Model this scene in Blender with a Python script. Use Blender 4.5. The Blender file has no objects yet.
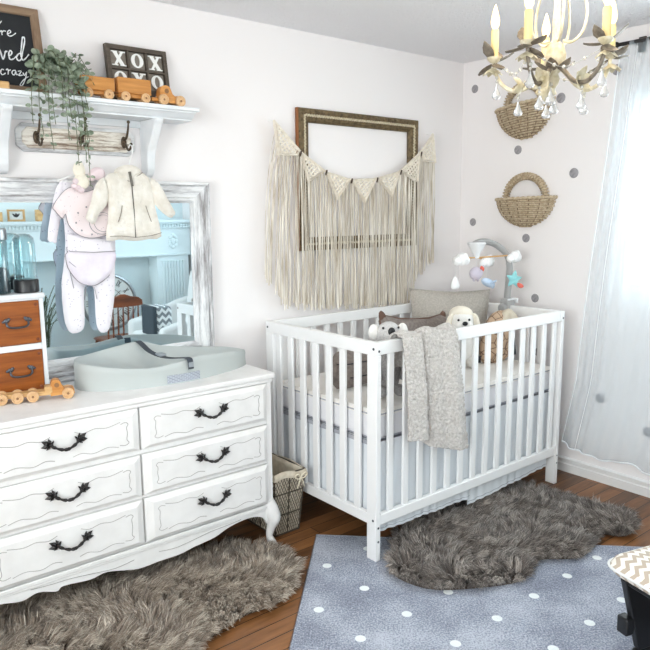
import bpy, bmesh, math, random
import numpy as np
from mathutils import Vector, Matrix, noise as mnoise
from mathutils.geometry import delaunay_2d_cdt

random.seed(7); rng = np.random.default_rng(7)
SC = bpy.context.scene
COL = SC.collection
PI = math.pi

# ------------------------------------------------------------------ room numbers (metres)
XW, YW, ZC = 1.515, 0.855, 2.284          # right wall, back wall, ceiling
XL, YF = -2.75, -2.75                     # left wall, front wall (behind the camera)

# ------------------------------------------------------------------ mesh building
class MB:
    def __init__(s): s.v = []; s.f = []; s.M = None
    def add(s, vs, fs):
        n = len(s.v)
        if s.M is not None: vs = [tuple(s.M @ Vector(p)) for p in vs]
        s.v.extend([tuple(p) for p in vs]); s.f.extend([tuple(i + n for i in f) for f in fs]); return s
    def box(s, x0, x1, y0, y1, z0, z1):
        vs = [(x, y, z) for x in (x0, x1) for y in (y0, y1) for z in (z0, z1)]
        return s.add(vs, [(0,1,3,2),(4,6,7,5),(0,4,5,1),(2,3,7,6),(0,2,6,4),(1,5,7,3)])
    def cyl(s, p0, p1, r0, r1=None, n=14, cap=True):
        return s.tube([p0, p1], [r0, r0 if r1 is None else r1], n, cap=cap)
    def tube(s, pts, r, n=8, closed=False, cap=True, flat=1.0):
        P = [Vector(p) for p in pts]; m = len(P)
        R = list(r) if hasattr(r, '__len__') else [r]*m
        vs = []; prev = None
        for i in range(m):
            a = P[i-1] if (i > 0 or closed) else P[i]; b = P[(i+1) % m] if (i < m-1 or closed) else P[i]
            t = (b - a).normalized() if (b-a).length > 1e-9 else Vector((0,0,1))
            if prev is None:
                ref = Vector((0,0,1)) if abs(t.z) < .9 else Vector((1,0,0))
                u = t.cross(ref).normalized()
            else:
                u = prev - t*prev.dot(t)
                u = u.normalized() if u.length > 1e-6 else t.cross(Vector((0,0,1))).normalized()
            prev = u; w = t.cross(u)
            for k in range(n):
                c = 2*PI*k/n; vs.append(P[i] + u*(math.cos(c)*R[i]) + w*(math.sin(c)*R[i]*flat))
        fs = []
        for i in range(m if closed else m-1):
            for k in range(n):
                a = i*n+k; b = i*n+(k+1) % n; j = ((i+1) % m)*n
                fs.append((a, b, j+(k+1) % n, j+k))
        if cap and not closed:
            fs.append(tuple(range(n-1, -1, -1))); fs.append(tuple((m-1)*n+k for k in range(n)))
        return s.add(vs, fs)
    def lathe(s, prof, c=(0,0,0), n=24, M=None, cap=True):
        vs = []; fs = []; m = len(prof)
        for r, z in prof:
            for k in range(n):
                a = 2*PI*k/n; p = Vector((r*math.cos(a), r*math.sin(a), z))
                if M is not None: p = M @ p
                vs.append(p + Vector(c))
        for i in range(m-1):
            for k in range(n):
                fs.append((i*n+k, i*n+(k+1) % n, (i+1)*n+(k+1) % n, (i+1)*n+k))
        if cap: fs.append(tuple(range(n-1, -1, -1))); fs.append(tuple((m-1)*n+k for k in range(n)))
        return s.add(vs, fs)
    def ell(s, c, r, M=None, nu=18, nv=12):
        vs = []; fs = []
        r = r if hasattr(r, '__len__') else (r, r, r)
        for j in range(1, nv):
            for k in range(nu):
                a = 2*PI*k/nu; b = PI*j/nv
                vs.append(Vector((r[0]*math.sin(b)*math.cos(a), r[1]*math.sin(b)*math.sin(a), r[2]*math.cos(b))))
        vs += [Vector((0,0,r[2])), Vector((0,0,-r[2]))]
        T, B = len(vs)-2, len(vs)-1
        for j in range(nv-2):
            for k in range(nu):
                fs.append((j*nu+k, (j+1)*nu+k, (j+1)*nu+(k+1) % nu, j*nu+(k+1) % nu))
        for k in range(nu):
            fs.append((T, k, (k+1) % nu)); fs.append((B, (nv-2)*nu+(k+1) % nu, (nv-2)*nu+k))
        if M is not None: vs = [M @ p for p in vs]
        return s.add([p + Vector(c) for p in vs], fs)
    def prism(s, poly, w0, w1, fn):
        n = len(poly)
        vs = [fn(u, v, w0) for u, v in poly] + [fn(u, v, w1) for u, v in poly]
        fs = [tuple(range(n-1, -1, -1)), tuple(range(n, 2*n))] + [(i, (i+1) % n, n+(i+1) % n, n+i) for i in range(n)]
        return s.add(vs, fs)
    def grid(s, fn, nu, nv, cu=False, cv=False):
        vs = [fn(i/(nu if cu else nu-1), j/(nv if cv else nv-1)) for i in range(nu) for j in range(nv)]
        fs = []
        for i in range(nu if cu else nu-1):
            for j in range(nv if cv else nv-1):
                a = i; b = (i+1) % nu; c = (j+1) % nv
                fs.append((a*nv+j, b*nv+j, b*nv+c, a*nv+c))
        return s.add(vs, fs)
    def puff(s, poly, thick, fn, res=.01, rnd=.02, fold=None, flat_back=False, power=.5):
        """soft filled shape: an outline swollen by thick, rounded within rnd of its edge"""
        A = np.array(poly, float); B = np.roll(A, -1, 0)
        out = []
        for a, b in zip(A, B):
            k = max(1, int(np.hypot(*(b-a))/res))
            out += [tuple(a + (b-a)*i/k) for i in range(k)]
        n = len(out)
        lo, hi = A.min(0), A.max(0); pts = []
        y = lo[1]; row = 0
        while y < hi[1]:
            x = lo[0] + (row % 2)*res*.5
            while x < hi[0]: pts.append((x, y)); x += res
            y += res*.87; row += 1
        def dist(Q):
            Q = np.array(Q)[:, None, :]; d = B-A; L = (d*d).sum(1)+1e-12
            t = np.clip(((Q-A)*d).sum(2)/L, 0, 1)
            return np.sqrt((((A + t[..., None]*d) - Q)**2).sum(2)).min(1)
        def inside(Q):
            c = np.zeros(len(Q), bool); Q = np.array(Q)
            for a, b in zip(A, B):
                cond = ((a[1] > Q[:,1]) != (b[1] > Q[:,1]))
                xx = (b[0]-a[0])*(Q[:,1]-a[1])/((b[1]-a[1]) if abs(b[1]-a[1]) > 1e-12 else 1e-12)+a[0]
                c ^= cond & (Q[:,0] < xx)
            return c
        if pts:
            ins = inside(pts); D = dist(pts)
            pts = [p for p, i, d in zip(pts, ins, D) if i and d > res*.45]
        allp = out + pts
        r = delaunay_2d_cdt([Vector(p) for p in allp], [(i, (i+1) % n) for i in range(n)], [list(range(n))], 1, 1e-6)
        V2 = [tuple(p) for p in r[0]]; tri = [tuple(t) for t in r[2]]
        D = dist(V2); H = thick*np.minimum(1, D/rnd)**power
        edge = D < 1e-5
        vs = []; fi = []; bi = []
        for k, (p, h, e) in enumerate(zip(V2, H, edge)):
            fo = fold(p[0], p[1]) if fold else 0
            fi.append(len(vs)); vs.append(fn(p[0], p[1], h+fo))
            if e: bi.append(fi[-1])
            else: bi.append(len(vs)); vs.append(fn(p[0], p[1], (0 if flat_back else -h)+fo*.6 - (.002 if flat_back else 0)))
        fs = [tuple(fi[i] for i in t) for t in tri] + [tuple(bi[i] for i in reversed(t)) for t in tri]
        return s.add(vs, fs)

def arc(c, r, a0, a1, n, fn):
    return [fn(c[0]+r*math.cos(a0+(a1-a0)*i/n), c[1]+r*math.sin(a0+(a1-a0)*i/n)) for i in range(n+1)]
def smooth(pts, k=4):
    """Catmull-Rom through points"""
    P = [Vector(p) for p in pts]; out = []
    for i in range(len(P)-1):
        a = P[max(0, i-1)]; b = P[i]; c = P[i+1]; d = P[min(len(P)-1, i+2)]
        for j in range(k):
            t = j/k
            out.append(.5*((2*b)+(c-a)*t+(2*a-5*b+4*c-d)*t*t+(3*b-a-3*c+d)*t**3))
    out.append(P[-1]); return out
def smooth_closed(pts, k=4):
    P = [np.array(p, float) for p in pts]; n = len(P); out = []
    for i in range(n):
        a, b, c, d = P[i-1], P[i], P[(i+1) % n], P[(i+2) % n]
        for j in range(k):
            t = j/k
            out.append(tuple(.5*((2*b)+(c-a)*t+(2*a-5*b+4*c-d)*t*t+(3*b-a-3*c+d)*t**3)))
    return out

# ------------------------------------------------------------------ objects
ORG = {}
def thing(name, label, cat, loc=(0,0,0), rotz=0, group=None):
    o = bpy.data.objects.new(name, None); COL.objects.link(o)
    o.location = loc; o.rotation_euler = (0, 0, rotz); o.empty_display_size = .05
    o['label'] = label; o['category'] = cat
    if group: o['group'] = group
    ORG[o] = Vector(loc); return o
def mk(name, mb, m, sm=True, ang=38, bev=0, org=None, seg=2):
    me = bpy.data.meshes.new(name)
    v = mb.v
    if org is not None: v = [(p[0]-org[0], p[1]-org[1], p[2]-org[2]) for p in v]
    me.from_pydata(v, [], mb.f)
    bm = bmesh.new(); bm.from_mesh(me); bmesh.ops.recalc_face_normals(bm, faces=bm.faces); bm.to_mesh(me); bm.free()
    if sm:
        me.polygons.foreach_set('use_smooth', [True]*len(me.polygons))
        me.set_sharp_from_angle(angle=math.radians(ang))
    me.materials.append(m)
    o = bpy.data.objects.new(name, me); COL.objects.link(o)
    if bev:
        b = o.modifiers.new('edge', 'BEVEL'); b.width = bev; b.segments = seg; b.limit_method = 'ANGLE'; b.angle_limit = math.radians(40)
        b.harden_normals = False
    return o
def part(name, mb, m, parent, label=None, local=False, **k):
    """a mesh under its thing; vertices are in world axes unless local"""
    root = parent
    while root.parent: root = root.parent
    o = mk(name, mb, m, org=None if local else ORG[root], **k)
    o.parent = parent
    if label: o['label'] = label
    return o
def single(name, mb, m, label, cat, loc, group=None, **k):
    o = mk(name, mb, m, org=loc, **k); o.location = loc; o['label'] = label; o['category'] = cat
    if group: o['group'] = group
    ORG[o] = Vector(loc); return o
def struct(name, mb, m, **k):
    o = mk(name, mb, m, **k); o['kind'] = 'structure'; ORG[o] = Vector((0,0,0)); return o
def dup(o, parent=None):
    c = o.copy(); COL.objects.link(c)
    if parent is not None: c.parent = parent
    for ch in o.children: dup(ch, c)
    return c

# ------------------------------------------------------------------ materials
def lin(c):
    return tuple((x/12.92 if x <= .04045 else ((x+.055)/1.055)**2.4) for x in [i/255 for i in c[:3]])+(1,)
class NT:
    def __init__(s, name):
        s.m = bpy.data.materials.new(name); s.m.use_nodes = True
        s.t = s.m.node_tree; s.n = s.t.nodes; s.l = s.t.links
        s.b = s.n['Principled BSDF']; s.out = s.n['Material Output']
        s._tc = None
    def node(s, typ, **k):
        x = s.n.new(typ)
        for a, b in k.items(): setattr(x, a, b)
        return x
    def co(s, scale=(1,1,1), rot=(0,0,0), loc=(0,0,0)):
        if s._tc is None: s._tc = s.node('ShaderNodeTexCoord')
        mp = s.node('ShaderNodeMapping'); mp.inputs['Scale'].default_value = scale; mp.inputs['Rotation'].default_value = rot; mp.inputs['Location'].default_value = loc
        s.l.new(s._tc.outputs['Object'], mp.inputs['Vector']); return mp.outputs[0]
    def noise(s, scale, detail=4, vec=None, rough=.55):
        x = s.node('ShaderNodeTexNoise'); x.inputs['Scale'].default_value = scale; x.inputs['Detail'].default_value = detail; x.inputs['Roughness'].default_value = rough
        s.l.new(vec if vec is not None else s.co(), x.inputs['Vector']); return x.outputs['Fac']
    def ramp(s, fac, stops):
        r = s.node('ShaderNodeValToRGB'); e = r.color_ramp.elements
        while len(e) > 1: e.remove(e[-1])
        e[0].position = stops[0][0]; e[0].color = lin(stops[0][1])
        for p, c in stops[1:]:
            q = e.new(p); q.color = lin(c)
        s.l.new(fac, r.inputs[0]); return r.outputs[0]
    def math(s, op, a, b=None, c=None):
        x = s.node('ShaderNodeMath', operation=op)
        for i, q in enumerate((a, b, c)):
            if q is None: continue
            if isinstance(q, (int, float)): x.inputs[i].default_value = q
            else: s.l.new(q, x.inputs[i])
        return x.outputs[0]
    def mix(s, fac, a, b):
        x = s.node('ShaderNodeMix', data_type='RGBA')
        for i, q in ((0, fac), (6, a), (7, b)):
            if isinstance(q, (int, float, tuple)): x.inputs[i].default_value = q
            else: s.l.new(q, x.inputs[i])
        return x.outputs[2]
    def color(s, c):
        if isinstance(c, tuple): s.b.inputs['Base Color'].default_value = lin(c)
        else: s.l.new(c, s.b.inputs['Base Color'])
    def bump(s, h, strength=.3, dist=.002):
        b = s.node('ShaderNodeBump'); b.inputs['Strength'].default_value = strength; b.inputs['Distance'].default_value = dist
        s.l.new(h, b.inputs['Height']); s.l.new(b.outputs[0], s.b.inputs['Normal'])
    def set(s, **k):
        for a, v in k.items(): s.b.inputs[a.replace('_', ' ')].default_value = v
        return s
def pm(name, c, rough=.5, metal=0, var=None, bump=None, vs=(1,1,1), **k):
    """plain paint, cloth or metal; var = (scale, second colour), bump = (scale, strength, distance)"""
    t = NT(name); t.set(Roughness=rough, Metallic=metal)
    if var:
        f = t.noise(var[0], 4, t.co(vs)); t.color(t.ramp(f, [(.35, c), (.65, var[1])]))
    else: t.color(c)
    if bump: t.bump(t.noise(bump[0], 3, t.co(vs)), bump[1], bump[2] if len(bump) > 2 else .002)
    for a, v in k.items(): t.b.inputs[a].default_value = v
    return t.m
def wood(name, c1, c2, axis=0, scale=30, rough=.45, c3=None):
    t = NT(name); t.set(Roughness=rough)
    sc = [1, 1, 1]; sc[axis] = .08
    f = t.noise(scale, 5, t.co(tuple(sc)), .6); g = t.noise(scale*5, 3, t.co(tuple(sc)))
    f = t.math('ADD', t.math('MULTIPLY', f, .75), t.math('MULTIPLY', g, .25))
    t.color(t.ramp(f, [(.34, c1), (.5, c3 or tuple((a+b)//2 for a, b in zip(c1, c2))), (.66, c2)]))
    t.bump(f, .15, .001); return t.m

M = {}
M['wall'] = pm('wall_paint', (243,239,239), .85, bump=(180, .08, .001))
M['wall_aqua'] = pm('pale_aqua_paint', (234,246,249), .8)
M['trim'] = pm('trim_paint', (238,238,238), .5)
t = NT('popcorn_ceiling'); t.color((250,249,252)); t.set(Roughness=.95); t.bump(t.noise(60, 4, None, .7), 1.0, .016); M['ceiling'] = t.m
# floor planks
t = NT('wood_floor'); br = t.node('ShaderNodeTexBrick'); br.offset = .37; br.squash = 1
t.l.new(t.co(), br.inputs['Vector'])
for k, v in (('Scale', 1), ('Mortar Size', .0022), ('Mortar Smooth', .2), ('Bias', 0), ('Brick Width', .9), ('Row Height', .072)): br.inputs[k].default_value = v
br.inputs['Color1'].default_value = (0,0,0,1); br.inputs['Color2'].default_value = (1,1,1,1); br.inputs['Mortar'].default_value = (.5,.5,.5,1)
g = t.noise(22, 6, t.co((.12, 1, 1)), .65)
f = t.math('ADD', t.math('MULTIPLY', br.outputs['Color'], .30), t.math('MULTIPLY', g, .75))
c = t.ramp(f, [(.25, (70,42,22)), (.45, (108,70,38)), (.62, (138,92,54)), (.85, (166,116,72))])
t.color(t.mix(br.outputs['Fac'], c, lin((36,20,10)))); t.set(Roughness=.38)
t.bump(t.math('SUBTRACT', g, t.math('MULTIPLY', br.outputs['Fac'], 1.5)), .25, .002); M['floor'] = t.m

M['crib'] = pm('white_lacquer', (242,242,242), .32)
M['dresser'] = pm('dresser_paint', (244,243,242), .42, var=(14, (236,235,234)), bump=(220, .05))
M['groove'] = pm('worn_grey_line', (172,168,166), .6)
M['iron'] = pm('dark_bronze', (52,50,50), .42, .6, bump=(300, .3))
M['hook_bronze'] = pm('hook_bronze', (96,80,62), .45, .5, var=(80, (66,56,46)))
M['bolt'] = pm('steel_bolt', (98,100,106), .35, .9)
t = NT('distressed_white'); f = t.noise(26, 6, t.co((.12, 1, 1)), .7)
t.color(t.ramp(f, [(.38, (140,136,136)), (.47, (200,200,203)), (.56, (236,237,238)), (.7, (245,245,245))])); t.set(Roughness=.6); t.bump(f, .3, .002); M['dist_h'] = t.m
t = NT('distressed_white_upright'); f = t.noise(26, 6, t.co((1, 1, .12)), .7)
t.color(t.ramp(f, [(.38, (140,136,136)), (.47, (200,200,203)), (.56, (236,237,238)), (.7, (245,245,245))])); t.set(Roughness=.6); t.bump(f, .3, .002); M['dist_v'] = t.m
t = NT('chippy_board'); f = t.noise(42, 7, t.co((.10, 1, 1)), .75)
t.color(t.ramp(f, [(.40, (128,108,92)), (.47, (196,184,170)), (.54, (236,230,220)), (.75, (244,240,233))])); t.set(Roughness=.7); t.bump(f, .4, .002); M['chippy'] = t.m
M['shelf'] = pm('shelf_paint', (238,240,242), .5, var=(9, (226,230,234)))
M['mirror'] = pm('silvered_glass', (226,240,246), .015, 1)
M['tray'] = pm('grey_foam', (186,192,191), .55, bump=(300, .04))
M['strap'] = pm('charcoal_strap', (62,68,76), .8, bump=(500, .3))
M['buckle'] = pm('grey_buckle', (150,156,162), .4)
t = NT('warning_label_print'); x = t.node('ShaderNodeTexBrick'); t.l.new(t.co((1,1,1), (PI/2,0,0)), x.inputs['Vector'])
for k, v in (('Scale', 1), ('Mortar Size', .0018), ('Brick Width', .02), ('Row Height', .0056)): x.inputs[k].default_value = v
for k, v in (('Color1', (104,110,128)), ('Color2', (128,134,150)), ('Mortar', (182,188,198))): x.inputs[k].default_value = lin(v)
t.color(x.outputs['Color']); t.set(Roughness=.5); M['label'] = t.m
M['honey'] = wood('honey_wood', (172,108,42), (214,152,78), 0, 36, .4)
M['pine'] = wood('pale_pine', (196,150,92), (226,188,136), 0, 40, .5)
M['drawer_wood'] = wood('brown_honey_wood', (124,62,14), (172,96,32), 0, 36, .4)
M['toy'] = wood('toy_maple', (186,120,52), (224,164,92), 0, 30, .42)
M['wheel'] = wood('wheel_beech', (204,160,112), (228,192,150), 1, 60, .45)
M['axle'] = pm('dark_peg', (140,98,60), .5)
M['greyframe'] = wood('weathered_wood', (120,96,76), (166,140,114), 0, 30, .7)
M['greyframe_v'] = wood('weathered_wood_upright', (120,96,76), (166,140,114), 2, 30, .7)
M['charcoal'] = pm('chalkboard_black', (30,32,36), .8, var=(8, (40,43,46)))
M['chalk'] = pm('chalk_white', (240,242,244), .9)
M['slate'] = wood('grey_stain', (70,62,54), (104,94,84), 0, 34, .7)
M['slate_tile'] = wood('grey_tile_stain', (112,104,96), (140,132,122), 0, 34, .7)
M['letter'] = pm('white_letter', (244,244,242), .5)
M['brass'] = pm('old_gilt', (126,108,78), .5, .35, var=(60, (86,72,50)), bump=(160, .6, .003))
M['gilt_rope'] = pm('light_gilt', (222,212,188), .5, .2, var=(120, (184,170,140)))
M['copper'] = pm('copper_edge', (146,92,52), .45, .3)
M['cotton'] = pm('cotton_cord', (242,235,223), .9, var=(60, (228,219,204)), bump=(400, .3))
M['fringe'] = pm('cotton_fringe', (247,242,232), .95, var=(90, (186,173,154)), vs=(1,1,.06))
M['twig'] = pm('dark_ring', (74,58,46), .6)
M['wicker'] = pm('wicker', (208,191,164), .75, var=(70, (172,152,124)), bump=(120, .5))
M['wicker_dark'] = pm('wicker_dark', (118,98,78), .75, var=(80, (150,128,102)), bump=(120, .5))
M['dot'] = pm('grey_dot', (164,161,164), .85, var=(70, (142,139,143)))
M['leaf'] = pm('eucalyptus_leaf', (100,116,94), .6, var=(36, (164,176,156)))
M['stem'] = pm('plant_stem', (96,104,72), .7)
M['pot'] = pm('white_pot', (226,226,222), .5)
M['jacket'] = pm('cream_knit', (238,234,226), .95, var=(24, (224,218,207)), bump=(60, .8, .006))
M['seam'] = pm('grey_seam', (150,140,128), .9)
M['zip'] = pm('zip_dark', (98,94,86), .5)
def specks(name, base, spot, scale, thr):
    t = NT(name); v = t.node('ShaderNodeTexVoronoi'); v.inputs['Scale'].default_value = scale; t.l.new(t.co((1,.001,1)), v.inputs['Vector'])
    t.color(t.mix(t.math('LESS_THAN', v.outputs['Distance'], thr), lin(base), lin(spot))); t.set(Roughness=.95); t.bump(t.noise(220), .25); return t.m
M['sleeper'] = specks('speckled_jersey', (240,236,242), (196,190,206), 70, .16)
M['bib'] = specks('blush_jersey', (241,228,229), (176,166,176), 75, .11)
M['romper'] = pm('lilac_white_jersey', (241,236,242), .95, var=(14, (230,222,235)), bump=(200, .25))
M['trimgrey'] = pm('grey_binding', (150,146,152), .9)
M['plush_cream'] = pm('cream_plush', (241,234,219), .95, bump=(160, .8, .003))
M['hanger'] = pm('white_hanger', (240,240,240), .4)
M['blanket'] = pm('fleece_grey', (218,213,209), 1.0, var=(90, (190,184,179)), bump=(110, 1.0, .010))
M['mattress'] = pm('mattress_sheet', (244,241,237), .9, var=(8, (238,234,228)), bump=(90, .3, .003))
M['mattress_side'] = pm('mattress_side_cloth', (236,236,239), .9, bump=(120, .2))
M['piping'] = pm('grey_piping', (172,174,182), .9)
M['skirt'] = pm('skirt_cotton', (228,232,236), .95, bump=(200, .15))
M['bear'] = pm('taupe_linen', (140,130,124), .95, var=(60, (118,108,102)), bump=(300, .4))
M['bear_trim'] = pm('brown_trim', (104,78,66), .9, bump=(240, .5))
M['sparkle'] = pm('stone_linen', (196,190,182), .85, var=(120, (174,168,160)), bump=(240, .5))
M['plush_grey'] = pm('grey_plush', (176,174,174), .95, var=(120, (150,148,148)), bump=(200, .8, .003))
M['plush_face'] = pm('pale_grey_plush', (214,212,210), .95, var=(160, (190,188,188)), bump=(200, .8, .003))
M['plush_white'] = pm('white_plush', (240,238,234), .95, bump=(200, .8, .003))
M['black'] = pm('black_plastic', (26,27,30), .36)
M['tag'] = pm('dark_tag', (52,50,56), .8)
t = NT('quilted_tan'); f1 = t.node('ShaderNodeTexVoronoi'); f1.feature = 'DISTANCE_TO_EDGE'; f1.inputs['Scale'].default_value = 26; t.l.new(t.co(), f1.inputs['Vector'])
t.color(t.mix(t.math('LESS_THAN', f1.outputs['Distance'], .05), lin((196,168,142)), lin((126,102,84)))); t.set(Roughness=.95); t.bump(f1.outputs['Distance'], .8, .01); M['quilt'] = t.m
M['mobile_grey'] = pm('mobile_grey_plastic', (168,168,168), .45)
M['mobile_white'] = pm('mobile_white_plastic', (232,234,236), .4)
M['felt_white'] = pm('white_felt', (244,244,244), .95, bump=(160, .4))
M['felt_pink'] = pm('pink_felt', (232,214,218), .95)
M['felt_lilac'] = pm('lilac_felt', (206,198,212), .95, bump=(160, .4))
M['felt_blue'] = pm('pale_blue_felt', (196,214,236), .95, bump=(160, .4))
M['felt_aqua'] = pm('aqua_felt', (150,214,218), .95, bump=(160, .4))
M['felt_red'] = pm('coral_felt', (222,110,96), .95)
M['thread'] = pm('thread', (226,226,226), .8)
M['liner'] = pm('linen_liner', (216,206,188), .95, var=(40, (200,188,168)), bump=(240, .3))
M['wire'] = pm('dark_wire', (92,84,74), .5, .6)
M['ribbon'] = pm('cream_ribbon', (232,222,200), .8)
# area rug with a staggered field of white dots
t = NT('dotted_rug')
sx = t.node('ShaderNodeSeparateXYZ'); t.l.new(t.co(), sx.inputs[0])
def lattice(ox, oy):
    a = t.math('SUBTRACT', t.math('PINGPONG', t.math('ADD', sx.outputs[0], .158-ox+3.16), .158), .158)
    b = t.math('SUBTRACT', t.math('PINGPONG', t.math('ADD', sx.outputs[1], .158-oy+3.16), .158), .158)
    return t.math('SQRT', t.math('ADD', t.math('MULTIPLY', a, a), t.math('MULTIPLY', b, b)))
dd = t.math('MINIMUM', lattice(.236, .199), lattice(.394, .041))
nf = t.noise(160, 4); nl = t.noise(3.5, 3)
base = t.ramp(t.math('ADD', t.math('MULTIPLY', nf, .60), t.math('MULTIPLY', nl, .40)), [(.40, (118,123,138)), (.5, (156,162,177)), (.60, (196,201,212))])
dotm = t.math('LESS_THAN', t.math('ADD', dd, t.math('MULTIPLY', nf, .004)), .0205)
t.color(t.mix(dotm, base, lin((240,245,246)))); t.set(Roughness=1.0); t.bump(nf, .8, .006); M['rug'] = t.m
M['rug_edge'] = pm('rug_binding', (160,164,176), .95)
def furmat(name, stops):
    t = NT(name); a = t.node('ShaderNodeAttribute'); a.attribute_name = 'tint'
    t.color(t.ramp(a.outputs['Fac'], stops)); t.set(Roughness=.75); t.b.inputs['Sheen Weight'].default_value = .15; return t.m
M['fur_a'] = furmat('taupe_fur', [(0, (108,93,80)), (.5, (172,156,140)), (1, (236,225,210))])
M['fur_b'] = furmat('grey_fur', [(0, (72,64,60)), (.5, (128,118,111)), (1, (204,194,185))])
M['hide'] = pm('hide', (96,84,76), .95)
# chevron cloth
def chevron(name, ca, cb, cc, n, f, rot=0, amp=.5, axes=(0,1)):
    t = NT(name); s = t.node('ShaderNodeSeparateXYZ'); t.l.new(t.co((1,1,1), (0,0,rot)), s.inputs[0])
    u, v = s.outputs[axes[0]], s.outputs[axes[1]]
    z = t.math('ADD', t.math('MULTIPLY', v, n), t.math('MULTIPLY', t.math('PINGPONG', t.math('ADD', t.math('MULTIPLY', u, f), 40), 1.0), amp))
    k = t.math('FRACT', t.math('ADD', z, 40))
    col = t.mix(t.math('LESS_THAN', k, .5), lin(ca), t.mix(t.math('LESS_THAN', t.math('FRACT', t.math('MULTIPLY', t.math('ADD', z, 40), .5)), .5), lin(cb), lin(cc)))
    t.color(col); t.set(Roughness=.95); t.bump(t.noise(400), .2); return t.m
M['chev'] = chevron('chevron_linen', (242,238,230), (190,176,160), (190,176,160), 30, 76)
M['chev_grey'] = chevron('chevron_grey', (240,242,242), (132,140,146), (132,140,146), 18, 36, axes=(0,2))
M['gold_cream'] = pm('cream_gilt', (224,216,194), .45, .15, var=(60, (198,186,152)))
M['bronze'] = pm('bronze_leaf', (140,130,116), .5, .3, var=(60, (108,98,86)))
M['candle'] = pm('candle_sleeve', (240,216,156), .6)
M['candle'].node_tree.nodes['Principled BSDF'].inputs['Subsurface Weight'].default_value = 0
t = NT('flame_bulb'); t.color((255,226,160)); t.b.inputs['Emission Color'].default_value = lin((255,206,120)); t.b.inputs['Emission Strength'].default_value = 7; M['bulb'] = t.m
M['crystal'] = pm('crystal', (250,250,250), .05, 0, **{'Transmission Weight': .6, 'IOR': 1.45})
M['bead'] = pm('crystal_bead', (240,236,226), .12, 0, **{'Transmission Weight': .4})
M['chair_wood'] = wood('walnut_chair', (96,46,22), (150,80,42), 0, 26, .35)
M['cushion_white'] = pm('white_cushion', (232,234,234), .95, bump=(200, .3))
M['cushion_dark'] = pm('charcoal_cloth', (62,72,80), .95)
M['ink'] = pm('dial_ink', (44,44,46), .7)
M['dial'] = pm('dial_face', (226,228,226), .7)
M['metal_lid'] = pm('brushed_lid', (168,172,176), .3, .9)
M['grass'] = pm('dark_blade', (64,78,54), .6)
# clear things
def clear(name, tint, f):
    t = NT(name); t.n.remove(t.b)
    a = t.node('ShaderNodeBsdfTransparent'); a.inputs[0].default_value = lin(tint)
    g = t.node('ShaderNodeBsdfGlossy'); g.inputs['Roughness'].default_value = .03
    lw = t.node('ShaderNodeLayerWeight'); lw.inputs['Blend'].default_value = .25
    x = t.node('ShaderNodeMixShader'); t.l.new(t.math('MULTIPLY', lw.outputs['Facing'], f), x.inputs[0])
    t.l.new(a.outputs[0], x.inputs[1]); t.l.new(g.outputs[0], x.inputs[2]); t.l.new(x.outputs[0], t.out.inputs[0]); return t.m
M['pane'] = clear('window_pane', (250,253,253), .25)
M['jar'] = clear('clear_jar_glass', (238,246,247), .8)
t = NT('sheer_voile'); t.n.remove(t.b)
tr = t.node('ShaderNodeBsdfTransparent'); tr.inputs[0].default_value = (1,1,1,1)
tl = t.node('ShaderNodeBsdfTranslucent'); tl.inputs[0].default_value = lin((222,242,250))
df = t.node('ShaderNodeBsdfDiffuse'); df.inputs[0].default_value = lin((232,240,246))
m1 = t.node('ShaderNodeMixShader'); m1.inputs[0].default_value = .5; t.l.new(tl.outputs[0], m1.inputs[1]); t.l.new(df.outputs[0], m1.inputs[2])
m2 = t.node('ShaderNodeMixShader'); m2.inputs[0].default_value = .31; t.l.new(tr.outputs[0], m2.inputs[1]); t.l.new(m1.outputs[0], m2.inputs[2])
t.l.new(m2.outputs[0], t.out.inputs[0]); M['voile'] = t.m
M['hem'] = pm('voile_hem', (236,240,244), .9)

# ================================================================== THE ROOM
b = MB().box(XL-.1, XW+.1, YF-.1, YW+.1, -.1, 0); struct('floor', b, M['floor'])
b = MB().box(XL-.1, XW+.1, YF-.1, YW+.1, ZC, ZC+.1); struct('ceiling', b, M['ceiling'])
b = MB().box(XL-.1, XW+.1, YW, YW+.1, 0, ZC); struct('wall_back', b, M['wall'])
def holed_wall_y(name, x0, x1, ya, yb, wy0, wy1, wz0, wz1, m):
    b = MB().box(x0, x1, ya, wy0, 0, ZC).box(x0, x1, wy1, yb, 0, ZC).box(x0, x1, wy0, wy1, 0, wz0).box(x0, x1, wy0, wy1, wz1, ZC); return struct(name, b, m)
WY0, WY1, WZ0, WZ1 = -2.20, -.175, 1.015, 1.985
holed_wall_y('wall_right', XW, XW+.1, YF, YW, WY0, WY1, WZ0, WZ1, M['wall'])
LY0, LY1, LZ0, LZ1 = -2.3, -.5, .75, 2.05
holed_wall_y('wall_left', XL-.1, XL, YF, YW, LY0, LY1, LZ0, LZ1, M['wall'])
FX0, FX1, FZ0, FZ1 = -2.0, -.50, .75, 2.05
b = MB().box(XL-.1, FX0, YF-.1, YF, 0, ZC).box(FX1, XW+.1, YF-.1, YF, 0, ZC).box(FX0, FX1, YF-.1, YF, 0, FZ0).box(FX0, FX1, YF-.1, YF, FZ1, ZC)
struct('wall_front', b, M['wall_aqua'])
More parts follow.
